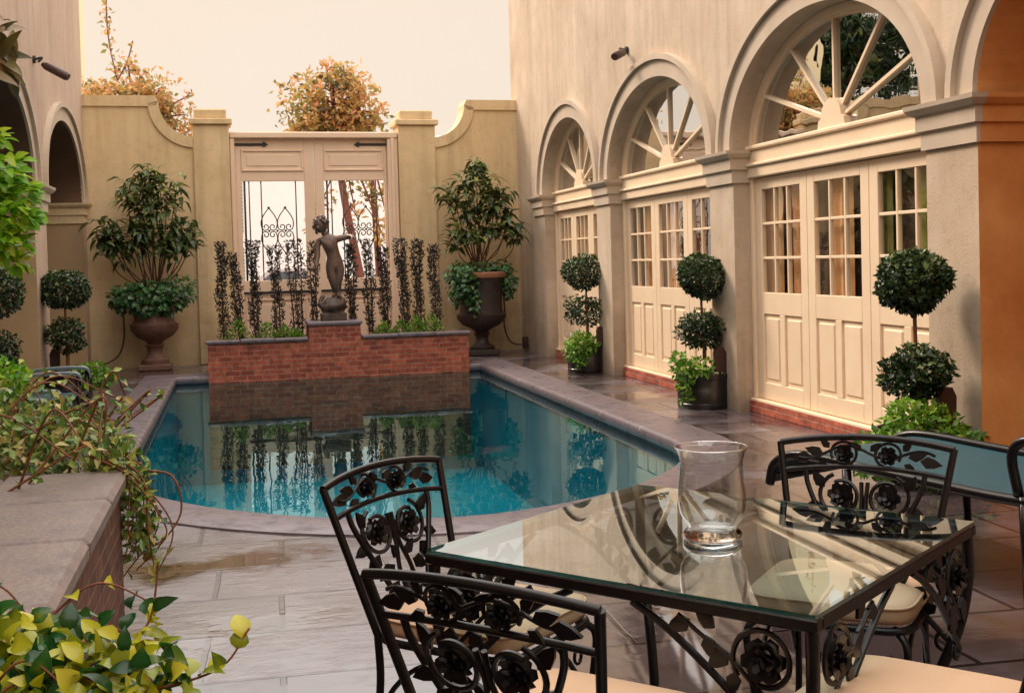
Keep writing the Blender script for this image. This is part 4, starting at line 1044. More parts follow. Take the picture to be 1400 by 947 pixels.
def spot(x, y, lab, rz=0.):
    t = thing('spotlight', lab, 'spotlight', (x, y, 0), rz, 'ground spotlights behind the topiaries')
    mb = MB(); mb.tube([(0, 0, 0), (0, 0, .38)], .012, 6); mb.build('stake', M['lamp_dark'], t)
    mb = MB(); mb.prism([(-.055, .36), (.055, .36), (.06, .54), (.03, .60), (-.03, .60), (-.06, .54)], lambda p: (p[0], -.035, p[1]), lambda p: (p[0] * .8, .05, p[1])); mb.build('lamp_head', M['lamp_dark'], t)
topiary(4.46, 15.25, 'two ball topiary by the farthest arched door', z1=1.30, z2=.81, r1=.285, r2=.275, plab='black round pot by the farthest arched door', n1=2000)
topiary(4.45, 11.15, 'two ball topiary between the two nearer arched doors', z1=1.28, z2=.76, r1=.262, r2=.235, plab='black round pot between the two nearer arched doors', n1=2600, lean=-.02)
topiary(4.27, 7.02, 'large two ball topiary beside the orange porch pier', z1=1.285, z2=.70, r1=.215, r2=.198, sc1=.84, sc2=.82, plab='black pot under lime greenery beside the orange porch', n1=3200, lean=-.02)
pot_greens(4.30, 15.0, .38, 'lime green plant trailing from the farthest right pot', [(0, 0, 0, .2, 320), (-.12, -.05, -.1, .14, 140), (.1, 0, .0, .14, 140), (-.06, -.16, -.22, .1, 60)])
pot_greens(4.28, 10.98, .38, 'wispy lime plant trailing down the middle right pot', [(-.1, 0, .0, .13, 140), (.05, 0, .02, .14, 120), (-.16, .02, .12, .08, 50), (-.13, -.07, -.12, .07, 50), (-.12, -.06, -.26, .05, 30)])
pot_greens(4.18, 6.94, .26, 'bushy lime greenery covering the pot beside the orange porch', [(0, -.1, .06, .27, 620), (-.26, -.05, -.05, .2, 320), (-.12, -.15, .18, .14, 140), (.28, -.05, -.05, .2, 300), (.0, -.25, -.1, .2, 240)])
spot(4.60 - .03, 15.0, 'small dark spotlight behind the farthest right topiary')
spot(4.53, 10.95, 'small dark spotlight behind the middle right topiary')
spot(4.44, 6.98, 'small dark spotlight in the greenery beside the orange porch')
# left side
topiary(-1.95, 14.75, 'two ball topiary against the left arcade pier', z1=1.29, z2=.76, r1=.265, r2=.225, sc1=.80, sc2=.82, plab='black pot behind the lounge chairs at the left arcade', n1=2200)
pot_greens(-1.66, 14.6, .30, 'lime green plant trailing from the left arcade pot', [(0, 0, 0, .2, 320), (.12, 0, -.04, .14, 150)])
spot(-2.10, 14.9, 'small dark spotlight behind the left arcade topiary')
topiary(-2.22, 11.6, 'two ball topiary cut off by the left picture edge', z1=1.32, z2=.80, r1=.31, r2=.29, sc1=.78, sc2=.7, plab='black pot hidden behind the vines at the far left', n1=2400)

# ================================================================ WALL LAMPS
def wall_lamp(x, y, z, dirv, lab):
    t = thing('wall_lamp', lab, 'wall lamp', (x, y, z))
    s_ = 1 if dirv[0] > 0 else -1
    mb = MB(); mb.tube([(0, 0, 0), (s_ * .03, 0, 0)], .045, 12); mb.tube(curve_pts([(s_ * .02, 0, 0), (s_ * .10, 0, .02), tuple(V3(dirv) * .16)], 5), .014, 6); mb.build('bracket', M['iron_matte'], t)
    d = nrm(dirv); mb = MB(); p = d * .12; q = d * .46
    mb.tube([p, p + d * .05, q - d * .03, q], [.022, .045, .05, .04], 12); mb.build('lamp_head', M['lamp_dark'], t, smooth=True, angle=40)
wall_lamp(XR, 13.69, 3.93, (-.45, -.55, -.22), 'small dark flood lamp high on the right stucco wall')
wall_lamp(XL, 14.75, 3.93, (.36, -.1, -.20), 'small dark flood lamp high on the left stucco wall')

# ================================================================ IRON FURNITURE
def rose(mb, c, ex, ey, ez, r):
    """cast iron rose: petals around a spiral; ex, ey span its face, ez points out"""
    c = V3(c)
    for ring, (k, rr, h) in enumerate(((6, 1.0, .0), (5, .68, .012), (3, .38, .022))):
        for i in range(k):
            a = 2 * PI * i / k + ring * .5
            d = math.cos(a) * ex + math.sin(a) * ey; b = -math.sin(a) * ex + math.cos(a) * ey
            p = c + ez * h; R = r * rr
            mb.add([p, p + d * R * .55 + b * R * .5 + ez * .006, p + d * R + b * R * .18 + ez * .012, p + d * R - b * R * .3 + ez * .012, p + d * R * .5 - b * R * .5 + ez * .004, p + d * R * .55 - ez * .012],
                   [(0, 1, 5), (0, 5, 4), (1, 2, 5), (2, 3, 5), (3, 4, 5), (0, 1, 2, 3, 4)])
    mb.tube([c + ez * (.02) + (math.cos(t) * ex + math.sin(t) * ey) * r * .28 * (1 - t / 9) for t in np.linspace(0, 8, 18)], .004, 5)
def iron_leaf(mb, p, d, ez, l, w):
    p, d, ez = V3(p), nrm(d), V3(ez); b = nrm(np.cross(d, ez)); t = .004
    o = [p, p + d * l * .3 + b * w * .5, p + d * l * .65 + b * w * .36, p + d * l, p + d * l * .65 - b * w * .36, p + d * l * .3 - b * w * .5]
    m1, m2 = p + d * l * .3 + ez * w * .16, p + d * l * .65 + ez * w * .12
    vs = [q + ez * t for q in o] + [m1, m2] + [q - ez * t for q in o]
    fs = [(0, 1, 6), (1, 2, 7, 6), (2, 3, 7), (3, 4, 7), (4, 5, 6, 7), (5, 0, 6), (13, 12, 11, 10, 9, 8)] + [(i, (i + 1) % 6, 8 + (i + 1) % 6, 8 + i) for i in range(6)]
    mb.add(vs, fs)

def chair(lab, loc, rz):
    t = thing('patio_chair', lab, 'chair', (*loc, 0), rz, 'black iron patio chairs around the glass table')
    def hw(z): return .205 + (.278 - .205) * (z - .44) / .42
    def yb(z): return -.235 - .125 * (z - .44) / .42
    def B(s, z): return V3((s * hw(z), yb(z) - .025 * (1 - s * s) * min(1, (z - .44) / .3), z))
    ex = V3((1, 0, 0)); ez = nrm(V3((0, 1, .3))); ey = np.cross(ez, ex)
    mb = MB()
    for s_ in (-1, 1): mb.tube([B(s_, z) for z in np.linspace(.42, .862, 8)], .0115, 8)
    S = np.linspace(-1, 1, 15)
    mb.tube([B(s, .86 + .024 * (1 - s * s)) for s in S], .0115, 8)
    mb.tube([B(s, .772 + .018 * (1 - s * s)) for s in S], .0085, 8)
    for s_ in (-1, 1):
        mb.tube(curve_pts([B(s_ * .72, .775), B(s_ * .71, .73), B(s_ * .58, .64), B(s_ * .36, .52), B(s_ * .30, .44)], 5), .0085, 8)
    fr = mb.build('backrest', M['iron'], t, smooth=True, angle=50)
    mb = MB(); e3 = nrm(V3((0, -1, -.3)))
    def both(fn):
        fn(ez); 
    # upper frieze: two roses, leaves and a wavy stem
    mb.tube([B(s, .818 + .018 * math.sin(s * 7) + .02 * (1 - s * s)) for s in np.linspace(-.8, .8, 25)], .005, 6)
    for s_ in (-1, 1):
        rose(mb, B(s_ * .26, .828), ex, ey, ez, .030); rose(mb, B(s_ * .26, .828), ex, ey, -ez, .030)
        mb.tube([B(s_ * (.26 + .15 * math.cos(a)), .830 + .037 * math.sin(a)) for a in np.linspace(-.5, 4.4, 16)], .005, 6)
        for (s, z, dx, dz, l) in ((.50, .825, 1, .3, .065), (.64, .818, 1, -.15, .07), (.43, .845, .6, .7, .045), (.05, .84, .6, .5, .045), (.46, .805, .8, -.5, .045)):
            iron_leaf(mb, B(s_ * s, z), V3((s_ * dx, 0, dz)), ez, l, l * .55)
    # splat: paired scrolls with roses, leaves running down to a point
    for s_ in (-1, 1):
        c = B(s_ * .30, .700)
        mb.tube([c + (math.cos(a) * ex * s_ + math.sin(a) * ey) * .066 * (1 - .06 * a) for a in np.linspace(-1.2, 5.2, 26)], .007, 6)
        rose(mb, c, ex, ey, ez, .040); rose(mb, c, ex, ey, -ez, .040)
        mb.tube(curve_pts([B(s_ * .04, .742), B(s_ * .03, .66), B(s_ * .12, .58), B(s_ * .10, .50), B(s_ * .05, .44)], 5), .007, 6)
        for (s, z, dx, dz, l) in ((.50, .722, .6, .8, .065), (.54, .672, 1, -.4, .065), (.42, .64, .5, -.8, .08), (.20, .600, .9, -.5, .075), (.22, .555, .6, -.8, .07), (.06, .55, -.5, -.8, .06), (.12, .50, .7, -.7, .06), (.08, .615, .5, .7, .055)):
            iron_leaf(mb, B(s_ * s, z), V3((s_ * dx, 0, dz)), ez, l, l * .6)
    mb.build('rose_splat', M['iron'], fr, smooth=True, angle=40)
    # seat ring and cushion
    mb = MB()
    def rsq(a, hx, hy, p=5.0):
        c, s = math.cos(a), math.sin(a); return (math.copysign(abs(c) ** (2 / p), c) * hx, math.copysign(abs(s) ** (2 / p), s) * hy)
    mb.tube([(*rsq(2 * PI * i / 48, .235, .235, 6), .437) for i in range(48)], .012, 8, closed=True)
    mb.build('seat_frame', M['iron'], t, smooth=True)
    mb = MB(); prof = [(.90, .449), (.985, .455), (1.0, .468), (1.0, .484), (.992, .499), (.965, .507), (.88, .514), (.7, .520), (.4, .524), (.02, .525)]
    nn = 56
    for sc, z in prof:
        for k in range(nn): p = rsq(2 * PI * k / nn, .238 * sc, .232 * sc, 6.5 if sc > .6 else 4); mb.v.append((p[0], p[1], z))
    for i in range(len(prof) - 1):
        for k in range(nn): mb.f.append((i * nn + k, i * nn + (k + 1) % nn, (i + 1) * nn + (k + 1) % nn, (i + 1) * nn + k))
    mb.f.append(tuple(range(nn))[::-1]); mb.f.append(tuple((len(prof) - 1) * nn + k for k in range(nn)))
    cu = mb.build('seat_cushion', M['cushion'], t, smooth=True)
    mb = MB(); mb.tube([(*rsq(2 * PI * i / 72, .2375, .2315, 6.5), .4995) for i in range(72)], .0045, 6, closed=True); mb.build('piping', M['cushion'], cu, smooth=True)
    for s_ in (-1, 1):
        mb = MB(); mb.tube(curve_pts([(s_ * .205, -.235, .44), (s_ * .20, -.235, .30), (s_ * .205, -.26, .12), (s_ * .22, -.30, .0)], 5), .0115, 8); mb.build('leg', M['iron'], t, smooth=True, angle=60)
        mb = MB(); mb.tube(curve_pts([(s_ * .185, .195, .437), (s_ * .225, .232, .40), (s_ * .222, .228, .30), (s_ * .205, .21, .12), (s_ * .215, .225, .0)], 5), .0115, 8)
        mb.tube([(s_ * .195, .20 + .0, .335 + .0) + V3((s_ * -.018 + .020 * math.cos(a), 0, .022 * math.sin(a))) for a in np.linspace(0, 2 * PI, 12)], .005, 6)
        mb.build('leg', M['iron'], t, smooth=True, angle=60)
        mb = MB(); mb.tube([(s_ * .208, -.235 + .445 * u_, .20 + .19 * math.sin(PI * u_) ** .7) for u_ in np.linspace(0.001, .999, 17)], .008, 6); mb.build('brace', M['iron'], t, smooth=True)
    return t

# table frame of reference
TC = V3((1.2454, 3.1319)); TR = -.8874
tu = V3((math.cos(TR), math.sin(TR))); tv = V3((-tu[1], tu[0]))
TA, TB = .5645, .5431
tb = thing('patio_table', 'square black iron patio table with a reflective glass top', 'table', (TC[0], TC[1], 0), TR)
mb = MB()
for x0, x1, y0, y1 in ((-TA, TA, -TB, -TB + .032), (-TA, TA, TB - .032, TB), (-TA, -TA + .032, -TB + .033, TB - .033), (TA - .032, TA, -TB + .033, TB - .033)):
    mb.bbox(x0, x1, y0, y1, .682, .712, .004)
mb.build('top_frame', M['iron'], tb)
mb = MB(); e = .004; mb.quad((-TA + e, -TB + e, .722), (TA - e, -TB + e, .722), (TA - e, TB - e, .722), (-TA + e, TB - e, .722))
mb.build('glass_top', M['glass'], tb, fix=False)
mb = MB()
c4 = [(-TA + e, -TB + e), (TA - e, -TB + e), (TA - e, TB - e), (-TA + e, TB - e)]
for i in range(4):
    a_, b_ = c4[i], c4[(i + 1) % 4]; mb.quad((*a_, .7125), (*b_, .7125), (*b_, .7215), (*a_, .7215))
mb.build('glass_edge', M['glass_edge'], tb, fix=False)
for sx, sy in ((-1, -1), (1, -1), (1, 1), (-1, 1)):
    cx_, cy_ = sx * (TA - .02), sy * (TB - .02)
    dg_ = nrm(V3((sx, sy, 0)))
    mb = MB()
    def LP(z, off): return V3((cx_, cy_, 0)) - dg_ * off + V3((0, 0, z))
    path = curve_pts([LP(.69, .0), LP(.56, .0), LP(.42, .03), LP(.25, .11), LP(.10, .15), LP(0, .13)], 6)
    mb.tube(path, [.0165] * len(path), 8)
    lg = mb.build('leg', M['iron'], tb, smooth=True, angle=60)
    for ax in (0, 1):
        mb = MB(); dv = V3((-sx, 0, 0)) if ax == 0 else V3((0, -sy, 0)); nout = V3((0, sy, 0)) if ax == 0 else V3((sx, 0, 0))
        ez = nout; ex_ = dv; ey_ = V3((0, 0, 1))
        O = V3((cx_, cy_, .68)) + nout * .004
        def Q(u_, w_): return O + dv * u_ - V3((0, 0, 1)) * w_ - dg_ * max(0, (w_ - .12)) * .12
        mb.tube(curve_pts([Q(.455, .002), Q(.36, .05), Q(.24, .135), Q(.12, .235), Q(.03, .31)], 6), .0095, 8)
        # small curl at the foot of the bracket
        mb.tube([Q(.03, .31) + dv * (.022 - .022 * math.cos(a)) - ey_ * .024 * math.sin(a) for a in np.linspace(0, 5.2, 14)], .006, 6)
        cc = Q(.115, .085)
        mb.tube([cc + (math.cos(a) * ex_ + math.sin(a) * ey_) * .075 * (1 - .05 * a) for a in np.linspace(-.6, 5.0, 26)], .007, 6)
        rose(mb, cc, ex_, ey_, ez, .05); rose(mb, cc, ex_, ey_, -ez, .05)
        mb.tube(curve_pts([Q(.33, .012), Q(.27, .05), Q(.20, .09), Q(.13, .15), Q(.05, .22)], 5), .006, 6)
        for (u_, w_, dx, dz, l) in ((.30, .02, .9, -.5, .07), (.26, .05, -.4, -.9, .06), (.235, .03, .7, .5, .06), (.20, .08, .8, -.6, .07), (.12, .16, .5, -.8, .08), (.05, .16, -.1, -1, .08), (.08, .21, .8, -.5, .06), (.185, .12, .2, -1, .06)):
            iron_leaf(mb, Q(u_, w_), dv * dx + ey_ * dz, ez, l, l * .6)
        mb.build('rose_bracket', M['iron'], lg, smooth=True, angle=40)

def place(u_, v_, face, lab, twist=0.0):
    p = TC + tu * u_ + tv * v_
    # chair local +y is its front
    f = {'u': tu, '-u': -tu, 'v': tv, '-v': -tv}[face]; rz = math.atan2(f[1], f[0]) - PI / 2 + twist
    return chair(lab, (p[0], p[1]), rz)
place(-.57, -.28, 'u', 'black iron chair between the pool and the table, back toward the pool', .09)
place(.115, -.81, 'v', 'nearest black iron chair with its rose back toward the viewer', .075)
place(.18, .50, '-v', 'black iron chair on the far right side of the table', .18)
place(.69, -.32, '-u', 'black iron chair showing only its tan cushion at the lower right', .02)

# hurricane vase
vs = thing('glass_vase', 'clear glass hurricane vase standing empty on the table', 'vase', (1.245, 3.085, .7235))
base_p = [(.0, 0), (.072, 0), (.079, .004), (.081, .014), (.076, .022), (.066, .031), (.060, .034), (.045, .031), (.0, .028)]
wall_p = [(.066, .033), (.068, .040), (.078, .052), (.088, .072), (.092, .096), (.0915, .125), (.0875, .16), (.0845, .19), (.0855, .215), (.091, .236), (.0985, .250)]
mb = MB(); mb.lathe(base_p, (0, 0, 0), 56); mb.build('vase_foot', M['vase'], vs, smooth=True)
mb = MB(); base = 0
for (r_, z_) in wall_p:
    for k in range(56): mb.v.append((r_ * math.cos(2 * PI * k / 56), r_ * math.sin(2 * PI * k / 56), z_))
for i_ in range(len(wall_p) - 1):
    for k in range(56): mb.f.append((i_ * 56 + k, i_ * 56 + (k + 1) % 56, (i_ + 1) * 56 + (k + 1) % 56, (i_ + 1) * 56 + k))
mb.build('glass_wall', M['vase_wall'], vs, smooth=True)
mb = MB(); mb.tube([(.0985 * math.cos(2 * PI * k / 56), .0985 * math.sin(2 * PI * k / 56), .2508) for k in range(56)], .0017, 6, closed=True)
mb.build('rim', M['vase_rim'], vs, smooth=True)

# ================================================================ RIGHT LOUNGER
def lounger_from(o, ax, w, lab):
    """steel lounger, ax = long axis (2d unit) from foot to head, w = width"""
    rz = math.atan2(ax[1], ax[0]); t = thing('sun_lounger', lab, 'lounger', (*o, 0), rz)
    prof = [(-.06, .33), (-.03, .43), (.06, .485), (.22, .50), (.6, .475), (1.1, .445), (1.35, .44)]
    cp = curve_pts([(a, 0, z) for a, z in prof], 6)
    mb = MB()
    for s_ in (0, 1): mb.tube([(p[0], s_ * w, p[2]) for p in cp], .024, 8)
    for k in (2, len(cp) - 1): mb.tube([(cp[k][0], 0, cp[k][2]), (cp[k][0], w, cp[k][2])], .018, 8)
    mb.build('frame', M['iron'], t, smooth=True)
    mb = MB()
    for a_, b_ in zip(cp[1:], cp[2:]):
        mb.quad((a_[0], .02, a_[2] - .01), (b_[0], .02, b_[2] - .01), (b_[0], w - .02, b_[2] - .01), (a_[0], w - .02, a_[2] - .01))
    mb.build('sling_seat', M['sling'], t, smooth=True, fix=False)
    mb = MB(); hb = (1.35, .44); he = (1.86, 1.0)
    for s_ in (0, 1): mb.tube(curve_pts([(hb[0], s_ * w, hb[1]), (1.55, s_ * w, .60), (he[0], s_ * w, he[1])], 5), .024, 8)
    mb.tube([(he[0], 0, he[1]), (he[0], w, he[1])], .024, 8)
    bk = mb.build('backrest', M['iron'], t, smooth=True)
    mb = MB(); mb.quad((hb[0], .02, hb[1]), (he[0], .02, he[1]), (he[0], w - .02, he[1]), (hb[0], w - .02, hb[1])); mb.build('back_sling', M['sling'], bk, fix=False)
    for s_ in (0, 1):
        for a_ in (.42, 1.32):
            mb = MB(); mb.tube([(a_, s_ * w, .46), (a_ + .02, s_ * w, .0)], .022, 8); mb.build('leg', M['iron'], t, smooth=True)
        mb = MB(); mb.tube(curve_pts([(1.30, s_ * w, .46), (1.27, s_ * w, .62), (1.32, s_ * w, .69), (1.45, s_ * w, .70), (1.68, s_ * w, .70)], 5), .022, 8)
        mb.build('armrest', M['iron'], t, smooth=True)
    return t
lounger_from((2.62, 5.60), nrm(V3((.40, -.92))), .95, 'dark framed lounger with teal sling beside the orange porch')

# ================================================================ LEFT LOUNGE CHAIRS (arms reach out of the vines)
def lounge_chair(x, y, lab):
    t = thing('lounge_chair', lab, 'lounge chair', (x, y, 0), 0, 'lounge chairs along the left arcade')
    for s_ in (0, 1):
        yy = s_ * .64
        mb = MB(); prof = curve_pts([(-.62, yy, .56), (-.3, yy, .585), (-.06, yy, .585), (.01, yy, .565), (.035, yy, .50)], 6)
        base = len(mb.v)
        for p in prof:
            for dy, dz in ((-.04, -.012), (.04, -.012), (.04, .012), (.022, .020), (-.022, .020), (-.04, .012)): mb.v.append((p[0], p[1] + dy, p[2] + dz))
        for i in range(len(prof) - 1):
            for k in range(6): mb.f.append((base + i * 6 + k, base + i * 6 + (k + 1) % 6, base + (i + 1) * 6 + (k + 1) % 6, base + (i + 1) * 6 + k))
        mb.f.append(tuple(base + k for k in range(6))); mb.f.append(tuple(base + (len(prof) - 1) * 6 + k for k in range(6)))
        mb.build('armrest', M['arm'], t, smooth=True, angle=50)
        mb = MB(); mb.tube([(.0, yy, .56), (.0, yy, .0)], .02, 8); mb.build('leg', M['iron'], t, smooth=True)
        mb = MB(); mb.tube([(-.6, yy, .40), (-.66, yy, .0)], .02, 8); mb.build('leg', M['iron'], t, smooth=True)
    mb = MB(); mb.tube([(.0, 0, .36), (.0, .64, .36), (-.6, .64, .34), (-.6, 0, .34)], .02, 8, closed=True); mb.tube([(-.6, 0, .34), (-.85, 0, .98), (-.85, .64, .98), (-.6, .64, .34)], .02, 8); mb.build('frame', M['iron'], t, smooth=True)
    mb = MB(); mb.quad((.0, .02, .365), (.0, .62, .365), (-.6, .62, .345), (-.6, .02, .345)); mb.quad((-.6, .02, .345), (-.6, .62, .345), (-.85, .62, .98), (-.85, .02, .98)); mb.build('sling', M['sling'], t, fix=False)
    return t
lounge_chair(-1.36, 9.1, 'blue grey armed lounge chair nearest the vines on the left')
lounge_chair(-1.42, 11.4, 'blue grey armed lounge chair in front of the left arcade pot')

# ================================================================ RAISED BED lower left
rbx0, rbx1, rby0, rby1, rbz = -2.15, -.515, .6, 5.36, .575
bd = thing('raised_bed', 'old brick raised bed with wide stone cap at the lower left', 'planter', (rbx1, rby1, 0))
def bdb(mb, name, mat, parent=bd, **k):
    mb.v = [(x - rbx1, y - rby1, z) for x, y, z in mb.v]; return mb.build(name, mat, parent, **k)
mb = MB(); mb.box(rbx1 - .42, rbx1, rby0, rby1, -.05, rbz); mb.box(rbx0, rbx1 - .421, rby1 - .42, rby1, -.05, rbz); mb.box(rbx0, rbx1 - .421, rby0, rby0 + .3, -.05, rbz)
bdb(mb, 'brickwork', M['brick_old'])
yy = rby0 - .02
cuts = [rby0 - .02, 1.5, 2.4, 3.25, 4.02, 4.72, rby1 + .03]
for a_, b_ in zip(cuts, cuts[1:]):
    mb = MB(); mb.bbox(rbx1 - .46, rbx1 + .03, a_ + .003, b_ - .003, rbz + .001, rbz + .075, .02); bdb(mb, 'cap_slab', M['stone'])
mb = MB(); mb.bbox(rbx0, rbx1 - .463, rby1 - .44, rby1 + .03, rbz + .001, rbz + .075, .02); bdb(mb, 'cap_slab', M['stone'])
mb = MB(); mb.quad((rbx0, rby0, rbz - .02), (rbx1 - .3, rby0, rbz - .02), (rbx1 - .3, rby1 - .3, rbz - .02), (rbx0, rby1 - .3, rbz - .02)); bdb(mb, 'soil', M['soil'], fix=False)

def vine_mass(name, lab, clumps, stems, mat, L, Wd, cat='vine', hi=True, smat='vine', shade=None):
    t = thing(name, lab, cat, clumps[0][:3])
    o = np.array(clumps[0][:3]); P = []; D = []; N = []; S = []
    for cx_, cy_, cz, rx, ry, rz, n in clumps:
        d = rdir(n); rr = rng.random(n) ** .40
        P.append(np.array((cx_, cy_, cz)) - o + d * rr[:, None] * np.array((rx, ry, rz)))
        D.append(d * .4 + rdir(n) * .8 + [0, -.1, .1]); N.append(rdir(n) * .6 + [0, -.35, .8]); S.append(rng.random(n))
    mb = MB()
    for s_ in stems:
        path = curve_pts([V3(p) - o for p in s_[0]], 8); mb.tube(path, list(np.linspace(s_[1], s_[1] * .55, len(path))), 5)
        m = s_[2]
        if m:
            idx = rng.integers(0, len(path) - 1, m)
            P.append(np.array([path[i] for i in idx])); tg = np.array([nrm(path[i + 1] - path[i]) for i in idx]); D.append(tg * .5 + rdir(m)); N.append(rdir(m) * .5 + [0, -.4, .8]); S.append(rng.random(m))
    P = np.concatenate(P); n = len(P)
    S = np.concatenate(S)
    if shade: S = np.clip(shade(S), 0, 1)
    leaves('foliage', P, np.concatenate(D), np.concatenate(N), L * rng.uniform(.7, 1.25, n), Wd * rng.uniform(.75, 1.2, n), S, M[mat], t, hi=hi, droop=.2, fold=.16)
    mb.build('stems', M[smat], t, smooth=True)
    return t
# middle distance vine over the far end of the bed
ms = []
for i in range(24):
    x0, y0 = rng.uniform(-1.5, -.7), rng.uniform(5.0, 6.4)
    x1, y1 = x0 + rng.uniform(.2, .7), y0 + rng.uniform(-.5, .4)
    ms.append(([(x0, y0, .62), ((x0 + x1) / 2, (y0 + y1) / 2, .80 + rng.uniform(0, .22)), (min(x1, -.56), y1, .72 + rng.uniform(0, .15))], .006, 10))
for i in range(9):
    x0 = -.50 + rng.uniform(-.05, .04); y0 = rng.uniform(5.25, 5.75)
    ms.append(([(x0 - .1, y0, .72), (x0 + .05, y0 - .02, .62), (x0 + rng.uniform(.02, .2), y0 - .05, .40), (x0 + rng.uniform(-.02, .12), y0 - .05, rng.uniform(.12, .32))], .005, 9))
ms.append(([(-.42, 5.5, .62), (-.30, 5.4, .60), (-.27, 5.38, .45), (-.36, 5.35, .32), (-.46, 5.35, .22)], .006, 3))
ms.append(([(-.95, 5.6, .78), (-.75, 5.55, .86), (-.60, 5.5, .80), (-.52, 5.45, .68)], .006, 4))
vine_mass('trailing_vine', 'tangled trailing vine spilling over the far end of the raised bed',
          [(-1.15, 5.9, .76, .5, .5, .22, 1150), (-.78, 5.65, .72, .3, .3, .16, 600), (-.53, 5.45, .62, .13, .14, .15, 260), (-.46, 5.38, .44, .08, .09, .22, 170), (-1.4, 6.6, .75, .35, .5, .22, 700)], ms, 'f_vine', .052, .03, hi=False)
vine_mass('leafy_plant', 'bright green leafy plant behind the vine tangle on the left', [(-1.18, 6.5, .96, .16, .2, .10, 260), (-1.32, 6.3, .92, .2, .2, .1, 150)], [([(-1.2, 6.5, .6), (-1.2, 6.5, .95)], .008, 6)], 'f_bright', .06, .03, 'plant', hi=False)

# foreground vine, close to the viewer
fs = []
for i in range(34):
    x0, y0 = rng.uniform(-.78, -.40), rng.uniform(1.95, 2.5); a = rng.uniform(-.6, .9)
    l = rng.uniform(.12, .26)
    fs.append(([(x0, y0, .74 + rng.uniform(0, .08)), (x0 + l * .5 * math.cos(a), y0 + l * .3 * math.sin(a), .84 + rng.uniform(-.02, .06)), (x0 + l * math.cos(a), y0 + l * .5 * math.sin(a), .80 + rng.uniform(-.06, .06))], .003, 4))
fs.append(([(-.52, 2.12, .78), (-.38, 2.12, .815), (-.24, 2.14, .84), (-.17, 2.16, .89), (-.15, 2.18, .99)], .0032, 9))
fs.append(([(-.48, 2.05, .75), (-.30, 2.06, .80), (-.16, 2.08, .80), (-.05, 2.10, .82), (-.0, 2.11, .88)], .0032, 12))
fs.append(([(-.66, 2.35, .90), (-.60, 2.4, 1.02), (-.58, 2.42, 1.08)], .0026, 5))
fs.append(([(-.55, 2.35, .88), (-.48, 2.4, .99), (-.50, 2.42, 1.06)], .0026, 4))
vine_mass('foreground_vine', 'yellow green vine with red stems close to the viewer at lower left',
          [(-.60, 2.20, .84, .20, .22, .13, 620), (-.42, 2.12, .82, .20, .18, .10, 460), (-.24, 2.08, .82, .15, .12, .07, 200), (-.62, 2.30, .99, .13, .16, .10, 300), (-.66, 2.42, 1.07, .10, .12, .07, 130), (-.70, 2.46, 1.14, .08, .10, .06, 70), (-.52, 2.2, .90, .12, .14, .06, 130)],
          fs, 'f_front', .046, .033, shade=lambda s: s * .95)

# shrub whose branches come in at the left edge
bt = thing('overhanging_shrub', 'bright green shrub branches reaching in at the left edge', 'shrub', (-1.75, 7.0, 0))
mb = MB(); mb.tube(curve_pts([(0, 0, 0), (.02, 0, 1.0), (.1, 0, 1.9)], 6), .03, 8)
cl_ = [(.52, 0, 2.06, .15, 60), (.60, .05, 1.93, .10, 60), (.56, 0, 1.80, .15, 110), (.50, 0, 1.66, .14, 80), (.47, .05, 2.22, .08, 26), (.58, .05, 1.56, .06, 14), (.35, .1, 1.9, .22, 90)]
P = []; D = []; S = []
for cx_, cy_, cz, r, n in cl_:
    mb.tube(curve_pts([(.05, 0, 1.3), (cx_ * .5, cy_, cz + .05), (cx_, cy_, cz)], 5), [.012] * 5 + [.006] * 6, 5)
    d = rdir(n); P.append(np.array((cx_, cy_, cz)) + d * (rng.random(n) ** .5)[:, None] * r * np.array((1, 1, .6))); D.append(d * .5 + rdir(n) * .6 + [.4, -.1, -.1]); S.append(np.clip(rng.normal(.55, .25, n), 0, 1))
mb.build('stems', M['stem'], bt, smooth=True)
P = np.concatenate(P); n = len(P)
leaves('foliage', P, np.concatenate(D), rdir(n) * .5 + [0, -.3, .8], .085, .048, np.concatenate(S), M['f_bright'], bt, hi=True)
b2 = thing('overhanging_branch', 'brown tinged big leaves hanging at the top left corner', 'branch', (-1.6, 5.6, 0))
mb = MB(); mb.tube(curve_pts([(0, 0, 0), (.0, .1, 1.5), (.2, 0, 2.7), (.52, 0, 2.62)], 6), [.03] * 12 + [.012] * 7, 8); mb.build('stems', M['bark'], b2, smooth=True)
n = 20; e = V3((.60, 0, 2.50)); aa = rng.uniform(0, 2 * PI, n)
D = np.stack([rng.uniform(-.3, 1, n), rng.normal(0, .5, n), rng.uniform(-1.0, .9, n)], 1)
leaves('foliage', e + rng.normal(0, .06, (n, 3)) * np.array((.8, 1, 1.4)), D, rdir(n) * .4 + [0, -.9, .4], .17, .055, np.clip(rng.normal(.5, .28, n), 0, 1), M['f_big'], b2, hi=True)

